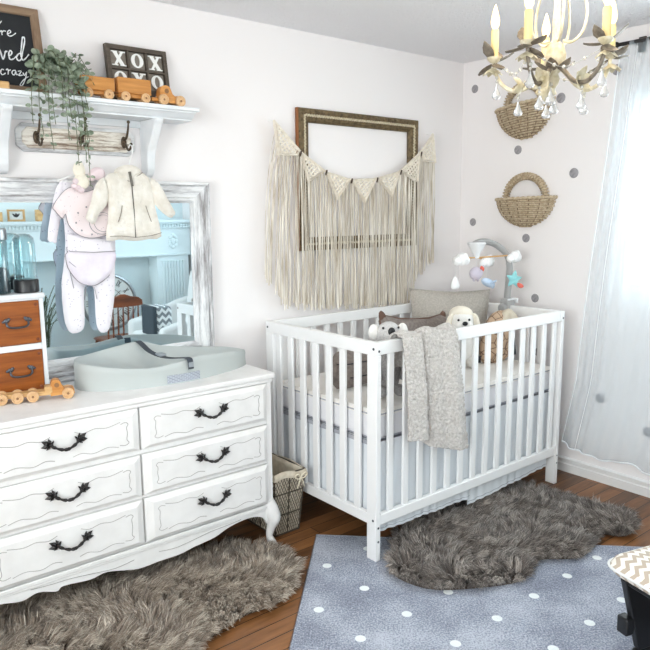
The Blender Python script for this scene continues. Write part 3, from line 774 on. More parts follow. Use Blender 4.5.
# ================================================================== CLOTHES ON THE RACK
def cloth_fold(s, a, k):
    return lambda x, z: a*math.sin(x*k + 2.2*math.sin(z*9+s)) + a*.7*math.sin(x*k*.45 + z*26 + s*1.7)
def on_y(y): return lambda u, v, w: (u, y-w, v)
def rim(b, pts, y, r): b.tube([(x, y, z) for x, z in pts], r, 6)
def hanger(name, label, x, z, y, half, drop, hookx, hooktop):
    H = thing(name, label, 'hanger', (x, y, z))
    bar = MB(); bar.tube(smooth([(x-half, y, z-drop), (x-half*.5, y, z-drop*.35), (x, y, z), (x+half*.5, y, z-drop*.35), (x+half, y, z-drop)], 5), .005, 8)
    bar.tube([(x-half, y, z-drop), (x+half, y, z-drop)], .0035, 8); part('bar', bar, M['hanger'], H)
    hk = MB(); hk.tube(smooth([(x, y, z), (hookx+.004, y, z+.05), (hookx+.012, y-.003, hooktop-.03), (hookx+.010, y-.006, hooktop-.006), (hookx, y-.012, hooktop), (hookx-.009, y-.014, hooktop-.012)], 5), .0022, 6); part('hook', hk, M['bolt'] if 0 else M['hanger'], H)
hanger('clothes_hanger', 'white hanger carrying the cream hooded jacket, on the right rack hook', -.648, 1.590, .752, .10, .030, -.640, 1.692)
hanger('clothes_hanger', 'white hanger carrying the speckled sleepsuit, on the middle rack hook', -.828, 1.575, .783, .09, .028, -.812, 1.692)
JK = thing('hooded_jacket', 'cream baby jacket with dark zip hanging over the mirror edge', 'baby jacket', (-.64, .745, 1.45))
body = [(-.700,1.583),(-.648,1.572),(-.605,1.586),(-.562,1.566),(-.548,1.50),(-.540,1.44),(-.520,1.332),(-.575,1.322),(-.64,1.316),(-.70,1.324),(-.752,1.322),(-.742,1.40),(-.738,1.48),(-.748,1.560)]
part('body', MB().puff(smooth_closed(body, 2), .020, on_y(.742), .010, .03, cloth_fold(1, .0035, 60)), M['jacket'], JK)
sl = [(-.752,1.562),(-.785,1.530),(-.808,1.465),(-.832,1.412),(-.818,1.392),(-.797,1.386),(-.775,1.425),(-.748,1.455),(-.735,1.500)]
sr = [(-.558,1.566),(-.520,1.540),(-.490,1.485),(-.455,1.430),(-.464,1.413),(-.480,1.406),(-.512,1.425),(-.546,1.465),(-.556,1.520)]
for p_ in (sl, sr): part('sleeve', MB().puff(smooth_closed(p_, 2), .017, on_y(.736), .009, .022, cloth_fold(4, .003, 80)), M['jacket'], JK)
hood = [(-.708,1.582),(-.695,1.600),(-.66,1.612),(-.63,1.612),(-.605,1.602),(-.596,1.584),(-.625,1.566),(-.648,1.545),(-.672,1.564)]
part('hood', MB().puff(smooth_closed(hood, 2), .014, on_y(.738), .008, .014), M['jacket'], JK)
z_ = MB(); z_.tube([(-.653,.720,1.585),(-.650,.716,1.560),(-.646,.714,1.530)], .005, 6); z_.tube([(-.646,.719,1.530),(-.643,.7175,1.44),(-.641,.7195,1.330)], .0022, 6); part('zip', z_, M['zip'], JK)
for x, s in ((-.690, 1), (-.592, -1)): part('pocket_seam', MB().tube(smooth([(x, .7195, 1.455), (x-s*.008, .7175, 1.425), (x-s*.020, .7185, 1.392)], 4), .0018, 5), M['seam'], JK)
q = MB()
rim(q, smooth_closed(hood, 2)[10:16], .7265, .0018); part('hood_seam', q, M['seam'], JK); q = MB(); rim(q, [(-.745,1.338),(-.70,1.338),(-.64,1.331),(-.575,1.336),(-.527,1.347)], .7215, .0014)
part('seam', q, M['seam'], JK)

SP = thing('sleepsuit', 'pale speckled footed baby sleepsuit hanging over the mirror glass', 'baby sleepsuit', (-.84, .79, 1.25))
suit = [(-.885,1.556),(-.920,1.520),(-.905,1.43),(-.902,1.32),(-.926,1.16),(-.928,1.04),(-.918,.985),(-.898,.960),(-.866,.965),(-.850,.990),(-.846,1.05),(-.840,1.135),(-.822,1.148),(-.802,1.130),(-.800,1.05),(-.800,.985),(-.785,.952),(-.757,.952),(-.742,.985),(-.724,1.07),(-.712,1.16),(-.704,1.32),(-.715,1.44),(-.735,1.54),(-.78,1.555),(-.83,1.535)]
part('body', MB().puff(smooth_closed(suit, 2), .013, on_y(.788), .011, .025, cloth_fold(2, .0025, 55)), M['sleeper'], SP)
for p_ in ([(-.890,1.556),(-.925,1.520),(-.952,1.42),(-.970,1.33),(-.952,1.320),(-.936,1.318),(-.918,1.40),(-.900,1.45)],
           [(-.735,1.540),(-.700,1.515),(-.680,1.44),(-.668,1.36),(-.690,1.352),(-.705,1.358),(-.712,1.42),(-.722,1.46)]):
    part('sleeve', MB().puff(smooth_closed(p_, 2), .010, on_y(.784), .009, .018, cloth_fold(7, .002, 70)), M['sleeper'], SP)
for c_, y_ in (([(-.846,1.09),(-.838,1.138),(-.822,1.150),(-.804,1.135),(-.797,1.09)], .7755), ([(-.905,1.30),(-.897,1.20),(-.887,1.14)], .772)):
    sm_ = MB(); rim(sm_, c_, y_, .0013); part('seam', sm_, M['trimgrey'], SP)
RM = thing('bodysuit', 'lilac white folded baby bodysuit below the pink bib', 'baby bodysuit', (-.82, .77, 1.25))
part('waist', MB().puff([(-.903,1.352),(-.728,1.320),(-.722,1.270),(-.81,1.268),(-.902,1.280)], .010, on_y(.770), .010, .012, cloth_fold(5, .0015, 50)), M['sleeper'], RM)
rp = smooth_closed([(-.905,1.283),(-.81,1.274),(-.720,1.276),(-.722,1.225),(-.745,1.185),(-.785,1.155),(-.82,1.146),(-.865,1.160),(-.895,1.195),(-.912,1.235)], 3)
part('brief', MB().puff(rp, .014, on_y(.767), .009, .02, cloth_fold(3, .002, 45)), M['romper'], RM)
t_ = MB(); rim(t_, rp[12:30]+rp[:1], .7665, .0016); rim(t_, [(-.903,1.284),(-.81,1.276),(-.722,1.278)], .7515, .0016); rim(t_, [(-.907,1.245),(-.880,1.220),(-.866,1.205)], .7535, .0013); part('binding', t_, M['trimgrey'], RM)
BB = thing('bib', 'blush pink bib with crescent moon print over the sleepsuit', 'bib', (-.84, .755, 1.42))
bib = [(-.905,1.512),(-.952,1.455),(-.945,1.435),(-.922,1.408),(-.908,1.425),(-.900,1.385),(-.870,1.350),(-.825,1.332),(-.765,1.338),(-.728,1.360),(-.720,1.43),(-.740,1.505),(-.768,1.530),(-.800,1.515),(-.835,1.508),(-.868,1.525)]
bb = smooth_closed(bib, 3)
part('cloth', MB().puff(bb, .010, on_y(.757), .010, .016, cloth_fold(6, .0015, 40)), M['bib'], BB)
t_ = MB(); t_.tube([(x, .757, z) for x, z in bb], .0018, 6, closed=True); part('binding', t_, M['trimgrey'], BB)
for cx_, r1, r2, a0, a1, rr_ in ((-.775,.048,.042,.6,5.6,.0012), (-.768,.036,.032,.9,5.3,.0010)):
    part('moon_print', MB().tube([(cx_+r1*math.cos(a), .7455, 1.388+r2*math.sin(a)) for a in np.linspace(a0, a1, 30)], rr_, 5), M['trimgrey'], BB)
for a in (1.2, 2, 2.6, 3.3, 3.9, 4.5): part('star_print', MB().ell((-.80+.075*math.cos(a), .7462, 1.40+.055*math.sin(a)), (.0035,.001,.0035), None, 8, 6), M['trimgrey'], BB)
BN = thing('bunny_comforter', 'cream floppy-eared plush comforter tucked above the pink bib', 'soft toy', (-.83, .742, 1.56))
part('head', MB().ell((-.845, .742, 1.545), (.030, .018, .030)), M['plush_cream'], BN)
part('ear', MB().puff(smooth_closed([(-.862,1.560),(-.875,1.585),(-.866,1.612),(-.842,1.618),(-.828,1.595),(-.832,1.565)], 3), .012, on_y(.744), .007, .014), M['plush_cream'], BN)
part('ear', MB().puff(smooth_closed([(-.822,1.560),(-.812,1.585),(-.790,1.600),(-.762,1.596),(-.752,1.574),(-.766,1.552),(-.792,1.552),(-.806,1.548)], 3), .014, on_y(.740), .007, .014), M['felt_pink'], BN)
rs = MB()
for k, (x, z) in enumerate(((-.870,1.545),(-.876,1.528),(-.862,1.522),(-.850,1.514))): rs.ell((x, .735, z), (.012, .012, .011), None, 12, 8)
part('rosette', rs, M['felt_pink'], BN)

RM.location.y -= .007; BB.location.y -= .010; BN.location.y -= .010; JK.location.y -= .026; JK.location.x -= .016
# ================================================================== PLANT, SIGNS
PL = thing('trailing_plant', 'grey-green trailing eucalyptus spilling from the wall shelf', 'plant', (-.905, .765, 1.850))
part('pot', MB().lathe([(.030,1.850),(.034,1.853),(.043,1.925),(.045,1.93),(.041,1.93),(.038,1.918),(.01,1.915)], (-.905,.765,0), 28), M['pot'], PL)
ends = [(-1.036,.668,1.736),(-1.003,.666,1.700),(-.915,.664,1.688),(-.872,.668,1.655),(-.886,.662,1.600),(-.840,.665,1.690),(-.849,.660,1.528),(-.856,.668,1.610),(-.972,.664,1.650),(-.930,.668,1.79),(-1.015,.690,1.88),(-.800,.690,1.895),(-.835,.668,1.80),(-.96,.664,1.74),(-.985,.672,1.82),(-.87,.67,1.86),(-.795,.74,1.94),(-.945,.67,1.87),(-.90,.662,1.75),(-.99,.70,1.93),(-.83,.70,1.93), (-.93,.70,1.98),(-.87,.70,1.975),(-.905,.72,2.0)]
stm = MB(); lf = MB()
def leaf(b, p, d, n, r):
    d = d.normalized(); n = (n - d*n.dot(d)).normalized(); s = d.cross(n)
    vs = [p]; k = 9
    for i in range(k):
        a = 2*PI*i/k; u = .5-.5*math.cos(a); w = math.sin(a)*.5*(1.0 if u < .6 else .94)
        vs.append(p + d*(u*2*r) + s*(w*2*r*.86) + n*(r*.22*(abs(w)*1.4)))
    m_ = len(vs); vs.append(p + d*r - n*.0006)
    b.add(vs[1:], [(i, (i+1) % k, k) for i in range(k)])
for e in ends:
    e = Vector(e); a = Vector((-.905, .765, 1.925)); dx = e.x-a.x
    top = Vector((a.x+dx*.55+random.uniform(-.03,.03), .755+random.uniform(-.03,.02), 1.965+random.uniform(-.02,.045)))
    over = Vector((a.x+dx*.86, .690+random.uniform(-.015,.015), min(1.975, max(e.z+.04, 1.90+random.uniform(0,.07)))))
    P = smooth([a, top, over, Vector((e.x-dx*.02+random.uniform(-.008,.008), (over.y+e.y)/2-.004, (over.z*.45+e.z*.55))), e] if e.z < 1.87 else [a, top, (top+e)/2+Vector((0,0,.015)), e], 8)
    stm.tube(P, .0013, 5)
    L = 0; nxt = .03
    for i in range(1, len(P)):
        L += (P[i]-P[i-1]).length
        if L > nxt:
            nxt = L + random.uniform(.019, .030)
            tdir = (P[i]-P[i-1]).normalized(); ph = random.uniform(0, PI)
            for s in (0, PI):
                side = Vector((math.cos(ph+s), math.sin(ph+s), 0)); side = (side - tdir*side.dot(tdir))
                d = (side.normalized() + tdir*.35 + Vector((0,-.25,.15))).normalized()
                tip = 1-.5*(i/len(P))**2
                leaf(lf, P[i] + d*.002, d, Vector((random.uniform(-.5,.5), -1, random.uniform(.1,.9))), random.uniform(.0115, .0165)*tip)
part('stems', stm, M['stem'], PL); part('foliage', lf, M['leaf'], PL, ang=80); PL.location.x += .010

def lean(z): return .775 + (z-1.85)*.19
CB = thing('chalkboard_sign', 'black sign with white script in a weathered wood frame', 'sign', (-1.17, .80, 1.850))
for k, q in enumerate(frame_sides(-1.40, -.932, 1.850, 2.165, [(0,.018),(0,-.008),(.15,-.011),(.85,-.009),(1,-.003),(1,.018)], .030)):
    q.v = [(x, lean(z)+y, z) for x, y, z in q.v]
    part('frame_rail' if k % 2 == 0 else 'frame_stile', q, M['greyframe'] if k % 2 == 0 else M['greyframe_v'], CB, bev=.0015)
b = MB().box(-1.373, -.959, 0, .008, 1.877, 2.138); b.v = [(x, lean(z)+y, z) for x, y, z in b.v]
bd = part('board', b, M['charcoal'], CB)
ST = [[(-1.064,2.092),(-1.079,2.07)],[(-1.078,2.048),(-1.068,2.058),(-1.068,2.05),(-1.068,2.042)],[(-1.068,2.05),(-1.064,2.056),(-1.059,2.058),(-1.055,2.057)],[(-1.053,2.048),(-1.044,2.053),(-1.04,2.059),(-1.045,2.063),(-1.051,2.052),(-1.048,2.043),(-1.039,2.044),(-1.025,2.056)],
[(-1.085,1.993),(-1.081,2.0),(-1.077,1.977),(-1.073,1.969),(-1.067,1.984),(-1.062,1.998),(-1.057,1.996)],[(-1.055,1.983),(-1.045,1.988),(-1.041,1.999),(-1.048,2.001),(-1.053,1.986),(-1.05,1.971),(-1.039,1.974),(-1.028,1.984)],[(-1.005,1.998),(-1.018,1.995),(-1.027,1.981),(-1.022,1.97),(-1.012,1.977),(-1.005,1.998),(-.992,2.041),(-.992,2.057),(-.998,2.054),(-1.004,2.027),(-1.011,1.992),(-1.007,1.975),(-.998,1.979),(-.983,1.997)],
[(-1.076,1.931),(-1.084,1.932),(-1.088,1.92),(-1.083,1.913),(-1.072,1.92)],[(-1.069,1.931),(-1.063,1.936),(-1.062,1.928),(-1.064,1.916),(-1.061,1.929),(-1.053,1.934)],[(-1.036,1.934),(-1.046,1.932),(-1.05,1.922),(-1.043,1.917),(-1.036,1.931),(-1.036,1.919),(-1.03,1.921)],[(-1.029,1.932),(-1.017,1.933),(-1.028,1.917),(-1.014,1.92)],[(-1.012,1.929),(-1.008,1.919),(-1.001,1.93),(-.999,1.93),(-1.007,1.905),(-1.02,1.883),(-1.027,1.885),(-1.012,1.904),(-.994,1.917)]]
b = MB()
for i, s in enumerate(ST):
    if i < 4: s = [(-1.079+(x+1.079)*1.12, z+.012) for x, z in s]
    P = smooth([(x, lean(z)-.001, z) for x, z in s], 6); w = .0026 if 4 <= i <= 6 else .0019
    b.tube(P, [w*(.75+.35*math.sin(k*.5)**2) for k in range(len(P))], 6, flat=1)
part('lettering', b, M['chalk'], bd)

def leanx(z): return .795 + (z-1.85)*.16
XO = thing('letter_tray', 'dark wood tray with white X and O letter tiles on the shelf', 'sign', (-.568, .81, 1.850))
bx = lambda b, x0, x1, y0, y1, z0, z1: b.box(x0, x1, y0, y1, z0, z1)
fx0, fx1, fz0, fz1 = -.686, -.428, 1.850, 2.084
b = MB(); b.box(fx0, fx1, .004, .012, fz0, fz1)
cw = (fx1-fx0-.016*2-.008*2)/3; rows = [(1.996, 2.066), (1.919, 1.989)]
cols = [(fx0+.016+i*(cw+.008), fx0+.016+i*(cw+.008)+cw) for i in range(3)]
for x0, x1 in ((fx0, fx0+.016), (fx1-.016, fx1)): b.box(x0, x1, -.014, .004, fz0, fz1)
for z0, z1 in ((fz0, 1.919), (1.989, 1.996), (2.066, fz1)): b.box(fx0+.016, fx1-.016, -.0135, .004, z0, z1)
for i in (0, 1): b.box(cols[i][1], cols[i+1][0], -.0128, .004, 1.919, 2.066)
b.v = [(x, leanx(z)+y, z) for x, y, z in b.v]; part('tray', b, M['slate'], XO, bev=.001)
def letter_x(cx, cz, w, h):
    P = []
    t = .30*w
    def seg(b, p, q, th):
        d = Vector((q[0]-p[0], q[1]-p[1])).normalized()
        return [(p[0]-th/2, p[1]), (p[0]+th/2, p[1]), (q[0]+th/2, q[1]), (q[0]-th/2, q[1])]
    A = seg(None, (cx-w*.30, cz+h/2), (cx+w*.30, cz-h/2), t); B2 = seg(None, (cx+w*.30, cz+h/2), (cx-w*.30, cz-h/2), t*.62)
    S = [[(cx+sx*w*.30-w*.22, cz+sz*h/2-(.07*h if sz > 0 else 0)), (cx+sx*w*.30+w*.22, cz+sz*h/2-(.07*h if sz > 0 else 0)), (cx+sx*w*.30+w*.22, cz+sz*h/2+(.07*h if sz < 0 else 0)), (cx+sx*w*.30-w*.22, cz+sz*h/2+(.07*h if sz < 0 else 0))] for sx in (-1, 1) for sz in (-1, 1)]
    return [A, B2] + S
k = 0
for r, (z0, z1) in enumerate(rows):
    for c, (x0, x1) in enumerate(cols):
        b = MB().box(x0+.003, x1-.003, -.004, .0038, z0+.003, z1-.003); b.v = [(x, leanx(z)+y, z) for x, y, z in b.v]
        tl = part('letter_tile', b, M['slate_tile'], XO, bev=.001)
        cx, cz, w, h = (x0+x1)/2, (z0+z1)/2, cw*.80, (z1-z0)*.80; b = MB()
        if (r*3+c) % 2 == 0:
            for i, P in enumerate(letter_x(cx, cz, w, h)): b.prism(P, -.0085-.0003*i, -.004, lambda u, v, q: (u, q, v))
        else:
            n = 28; ou = [(cx+w*.46*math.cos(a), cz+h*.5*math.sin(a)) for a in np.linspace(0, 2*PI, n, False)]; inn = [(cx+w*.20*math.cos(a), cz+h*.40*math.sin(a)) for a in np.linspace(0, 2*PI, n, False)]
            vs = [(u, -.0088, v) for u, v in ou]+[(u, -.0088, v) for u, v in inn]+[(u, -.004, v) for u, v in ou]+[(u, -.004, v) for u, v in inn]
            fs = []
            for i in range(n):
                j = (i+1) % n; fs += [(i, j, n+j, n+i), (2*n+i, 3*n+i, 3*n+j, 2*n+j), (i, 2*n+i, 2*n+j, j), (n+i, n+j, 3*n+j, 3*n+i)]
            b.add(vs, fs)
        b.v = [(x, leanx(z)+y, z) for x, y, z in b.v]; part('letter', b, M['letter'], tl, ang=20)

# ================================================================== CRIB
L_, W_, H_ = 1.320, .760, .920
CR = thing('crib', 'white slatted wooden baby crib standing partly on the blue-grey rug', 'crib', (.66, .38, 0))
for x in (0, L_-.026):
    for y in (0, W_-.055):
        p = part('post', MB().box(x, x+.026, y, y+.055, .0057 if x == 0 and y == 0 else 0, .866), M['crib'], CR, bev=.0025)
    part('end_top_rail', MB().box(x, x+.026, 0, W_, .866, H_), M['crib'], CR, bev=.003)
    part('end_bottom_rail', MB().box(x+.002, x+.024, .055, W_-.055, .157, .202), M['crib'], CR, bev=.002)
    for k in range(7):
        c = .1060+.0913*k; part('slat', MB().box(x+.006, x+.020, c, c+.036, .202, .866), M['crib'], CR, bev=.003)
for y in (.004, W_-.030):
    part('side_top_rail', MB().box(.026, L_-.026, y, y+.026, .868, H_), M['crib'], CR, bev=.003)
    part('side_bottom_rail', MB().box(.026, L_-.026, y, y+.026, .157, .202), M['crib'], CR, bev=.003)
    for k in range(14):
        c = .093+.0894*k; part('slat', MB().box(c-.0155, c+.0155, y+.006, y+.020, .202, .868), M['crib'], CR, bev=.003)
bl = None
def disc(b, p, ax, r=.0055):
    b = MB()
    Mx = {'x': Matrix.Rotation(PI/2, 3, 'Y'), '-x': Matrix.Rotation(-PI/2, 3, 'Y'), '-y': Matrix.Rotation(PI/2, 3, 'X')}[ax]
    b.lathe([(r*.6,0),(r,.0006),(r*.9,.002),(r*.3,.0016),(.0003,.0012)], p, 14, Mx); part('bolt', b, M['bolt'], CR)
for z in (.893, .180): disc(bl, (0, .017, z), '-x')
disc(bl, (0, W_-.017, .893), '-x')
for z in (.885, .150, .090): disc(bl, (.013, 0, z), '-y', .005)
disc(bl, (L_-.013, 0, .885), '-y', .005)
for z in (.68, .60, .52, .44, .36, .28): disc(bl, (L_-.026, .038, z), '-x', .0055)
for z in (.155, .115): disc(bl, (L_-.013, 0, z), '-y', .004)
part('mattress_base', MB().box(.030, L_-.030, .042, W_-.042, .480, .497), M['piping'], CR)
MT = thing('crib_mattress', 'white crib mattress with quilted top inside the crib', 'mattress', (.66, .38, .501))
part('core', MB().box(.034, 1.286, .040, .716, .501, .628), M['mattress_side'], MT, bev=.022, seg=4)
def quilt(u, v):
    x = .030+1.260*u; y = .036+.684*v; e = min(u, 1-u, v, 1-v)
    z = .629 + .006*min(1, e*14) + .0035*abs(math.sin(u*PI*7)*math.sin(v*PI*4))
    return (x, y, z if e > 1e-6 else .605)
part('sheet', MB().grid(quilt, 120, 60), M['mattress'], MT)
pp = MB()
for z in (.512, .612):
    r = .02; x0, x1, y0, y1 = .0325, 1.2875, .0385, .7175
    P = [(x0+r-r*math.cos(a), y0+r-r*math.sin(a), z) for a in np.linspace(0, PI/2, 5)] + [(x1-r+r*math.sin(a), y0+r-r*math.cos(a), z) for a in np.linspace(0, PI/2, 5)] + [(x1-r+r*math.cos(a), y1-r+r*math.sin(a), z) for a in np.linspace(0, PI/2, 5)] + [(x0+r-r*math.sin(a), y1-r+r*math.cos(a), z) for a in np.linspace(0, PI/2, 5)]
    pp.tube(P, .003, 6, closed=True)
part('piping', pp, M['piping'], MT)
SK = thing('crib_skirt', 'pale grey pleated crib skirt hanging under the mattress', 'crib skirt', (.66, .38, .12))
def pane(x0, x1, y, zl, zr, fr):
    return lambda u, v: (x0+(x1-x0)*u+.004*math.sin(v*5+u*9), y+.004*math.sin(u*fr)*(v**.6)*(.4+.6*math.sin(u*7+1)**2)+.006*(v-.5), .4995+(zl+(zr-zl)*u+.002*math.sin(u*fr*.25)-.4995)*v)
part('front_panel', MB().grid(pane(.045, .640, .036, .106, .092, 70), 110, 14), M['skirt'], SK)
part('front_panel', MB().grid(pane(.636, 1.275, .040, .056, .090, 66), 110, 14), M['skirt'], SK)
part('end_panel', MB().grid(lambda u, v: (.040+.007*math.sin(u*44)*(v**.6), .046+.68*u, .4995-(.4995-.150+.012*math.sin(u*9))*v), 90, 14), M['skirt'], SK)
part('end_panel', MB().grid(lambda u, v: (1.282-.007*math.sin(u*44)*(v**.6), .055+.66*u, .4995-(.4995-.13)*v), 90, 14), M['skirt'], SK)
part('back_panel', MB().grid(lambda u, v: (.05+1.22*u, .722+.006*math.sin(u*60)*v, .4995-(.4995-.12)*v), 90, 10), M['skirt'], SK)
sm_ = MB()
for x0, x1, y, zl, zr, fr in ((.045,.640,.0345,.106,.092,70), (.636,1.275,.0385,.056,.090,66)):
    f_ = pane(x0, x1, y, zl, zr, fr); sm_.tube([Vector(f_(u, .965)) for u in np.linspace(0, 1, 80)], .0012, 5)
part('hem_stitch', sm_, M['piping'], SK)

# ------------------------------------------------------------------ what lies in the crib
def plane_fn(o, u, v, n):
    o, u, v, n = Vector(o), Vector(u).normalized(), Vector(v).normalized(), Vector(n).normalized()
    return lambda a, b, c: tuple(o+u*a+v*b+n*c)
def pillow_outline(w, h, pinch, n=9):
    P = []
    for (ax, ay), (bx_, by_) in (((-1,-1),(1,-1)), ((1,-1),(1,1)), ((1,1),(-1,1)), ((-1,1),(-1,-1))):
        for i in range(n):
            t_ = i/n; x = ax+(bx_-ax)*t_; y = ay+(by_-ay)*t_; k = pinch*math.sin(t_*PI)
            if ay == by_: y -= k*ay
            else: x -= k*ax
            P.append((x*w/2, y*h/2))
    return P
# long bear cushion
o = (.71, .455, .782); u = (1, .10, -.105); n_ = (-.0, -1, .22); n_ = tuple(Vector(n_)-Vector(u)*Vector(n_).dot(Vector(u))/Vector(u).length_squared); v_ = Vector(n_).cross(Vector(u)); v_ = (v_ if v_.z > 0 else -v_)
BP = thing('bear_cushion', 'long taupe cushion with brown-edged ears along the back of the crib', 'cushion', (.72, .47, .634))
fn = plane_fn(o, u, v_, n_)
BO = smooth_closed([(-.262,.122),(-.13,.112),(0,.108),(.13,.112),(.262,.122),(.262,.0),(.266,-.128),(.1,-.126),(-.1,-.126),(-.24,-.128),(-.268,-.118),(-.266,-.05),(-.262,.04)], 3)
part('cover', MB().puff(BO, .056, fn, .016, .11, lambda x, y: .004*math.sin(x*30+y*14)), M['bear'], BP)
for s in (-1, 1):
    e = smooth_closed([(s*.258,.085),(s*.272,.110),(s*.270,.142),(s*.252,.150),(s*.232,.134),(s*.226,.108)], 3)
    er = part('ear', MB().puff(e, .014, fn, .008, .014), M['bear_trim'], BP)
pp = MB(); O2 = BO; pp.tube([Vector(fn(a, b_, 0)) for a, b_ in O2], .0045, 6, closed=True); part('piping', pp, M['bear_trim'], BP)
pp = MB()
for q in (-.045, -.085): pp.tube([Vector(fn(x, q+.004*math.sin(x*20), .0575*min(1, ((.265-abs(x))/.11))**.5*min(1, ((.125+q)/.11))**.5+.003)) for x in np.linspace(-.25, .25, 40)], .0022, 5)
part('stripe', pp, M['tag'], BP)
# low grey cushion with dark seams
GC = thing('seamed_cushion', 'grey cushion with dark seam lines lying low behind the plush bear', 'cushion', (.33, .375, .645))
part('cover', MB().puff(smooth_closed([(-.215,-.075),(0,-.078),(.20,-.075),(.215,0),(.19,.078),(0,.082),(-.17,.076),(-.21,.01)], 3), .05, lambda a, b_, c: (.305+a, .375-c+b_*.35, .728+b_), .014, .06), M['bear'], GC)
for q in (-.028, .030): part('seam_line', MB().tube([(x_, .375+q*.35-.0515*min(1, (.205-abs(x_-.305))/.06)**.5, .728+q) for x_ in np.linspace(.107, .500, 30)], .0028, 5), M['tag'], GC)
# koala-like plush at the near corner
KO = thing('koala_plush', 'light grey plush bear with big black nose near the left crib corner', 'soft toy', (.205, .13, .634))
part('body', MB().ell((.205, .135, .745), (.064, .055, .115)), M['plush_grey'], KO)
hd = part('head', MB().ell((.205, .118, .902), (.062, .052, .060)).ell((.202, .078, .900), (.038, .026, .036)), M['plush_face'], KO)
part('nose', MB().ell((.198, .054, .928), (.017, .011, .018)), M['black'], hd)
ey = MB()
for x in (.166, .240): ey.ell((x, .080, .940), (.0055, .004, .0055), None, 10, 8)
part('eye', ey, M['black'], hd)
for s in (-1, 1):
    part('ear', MB().ell((.205+s*.070, .125, .916), (.026, .018, .036)), M['plush_white'], KO)
    part('arm', MB().tube([(.205+s*.05, .12, .81), (.205+s*.075, .09, .76), (.205+s*.06, .075, .71)], [.020, .023, .020], 12), M['plush_grey'], KO)
    part('foot', MB().ell((.205+s*.045, .085, .662), (.028, .038, .026)), M['plush_grey'], KO)
KO.rotation_euler = (0, 0, -.45); KO.location += Vector((.012, .030, .010)); KO.scale = (.92, .92, .98)
# big stone coloured pillow leaning in the far corner
o = (1.090, .560, .824); u = Vector((.33, -.25, -.012)).normalized(); n_ = Vector((-.25*1, -.33, .10)).normalized(); v_ = n_.cross(u); v_ = v_ if v_.z > 0 else -v_
TP_ = thing('throw_pillow', 'big stone-coloured linen pillow standing in the far crib corner', 'pillow', (1.085, .56, .634))
fn = plane_fn(o, u, v_, n_)
part('cover', MB().puff(pillow_outline(.450, .360, .09), .060, fn, .016, .13, lambda x, y: .004*math.sin(x*22+y*17)), M['sparkle'], TP_)
pp = MB(); pp.tube([Vector(fn(a, b_, 0)) for a, b_ in pillow_outline(.452, .362, .09)], .003, 6, closed=True); part('seam', pp, M['sparkle'], TP_)
# cream puppy
PU = thing('puppy_plush', 'cream plush puppy with black nose peeking over the front rail', 'soft toy', (.930, .33, .634))
part('body', MB().ell((.935, .335, .725), (.070, .060, .096)), M['plush_white'], PU)
hd = part('head', MB().ell((.928, .315, .872), (.066, .055, .060)).ell((.905, .270, .852), (.030, .024, .026)).ell((.945, .270, .852), (.030, .024, .026)), M['plush_white'], PU)
part('cap', MB().ell((.930, .328, .904), (.062, .056, .042)), M['plush_cream'], PU)
part('nose', MB().ell((.924, .243, .868), (.014, .009, .011)), M['black'], hd)
ey = MB()
for x in (.896, .952): ey.ell((x, .262, .884), (.006, .005, .006), None, 10, 8)
part('eye', ey, M['black'], hd)
mo = MB(); mo.tube(smooth([(.900,.246,.846),(.914,.243,.840),(.925,.244,.848),(.936,.243,.840),(.950,.246,.846)], 4), .0018, 5); part('mouth', mo, M['tag'], hd)
for s in (-1, 1): part('ear', MB().puff(smooth_closed([(s*.050,.040),(s*.075,.030),(s*.090,-.010),(s*.082,-.045),(s*.064,-.040),(s*.056,0)], 3), .014, lambda a, b_, c: (.928+a, .290-c, .872+b_), .008, .016), M['plush_cream'], PU)
for s in (-1, 1): part('foot', MB().ell((.935+s*.045, .285, .662), (.028, .042, .027)), M['plush_white'], PU)
part('label_tag', MB().box(.985, 1.018, .262, .2640, .662, .697), M['tag'], PU)
PU.rotation_euler = (0, 0, -.55); PU.location += Vector((-.028, 0, .006))
# tan quilted toy
QT = thing('quilted_toy', 'tan quilted soft toy slumped beside the puppy', 'soft toy', (1.135, .27, .634))
part('body', MB().puff(smooth_closed([(-.105,-.13),(.10,-.13),(.118,.02),(.095,.105),(.02,.135),(-.06,.125),(-.110,.03)], 4), .055, lambda a, b_, c: (1.140+a, .275-c-b_*.10, .768+b_), .012, .07, lambda x, y: .006*math.sin(x*50)*math.sin(y*45)), M['quilt'], QT)
part('flap', MB().puff(smooth_closed([(-.05,.085),(.0,.140),(.05,.142),(.098,.095),(.06,.070),(.0,.075)], 3), .030, lambda a, b_, c: (1.140+a, .235-c, .768+b_), .010, .022), M['liner'], QT)
lg = MB()
for x in (1.245, 1.262): lg.tube([(x, .27, .79), (x+.004, .262, .72), (x+.001, .25, .655)], .006, 8)
part('leg', lg, M['cushion_dark'], QT)
QT.location.z += .008
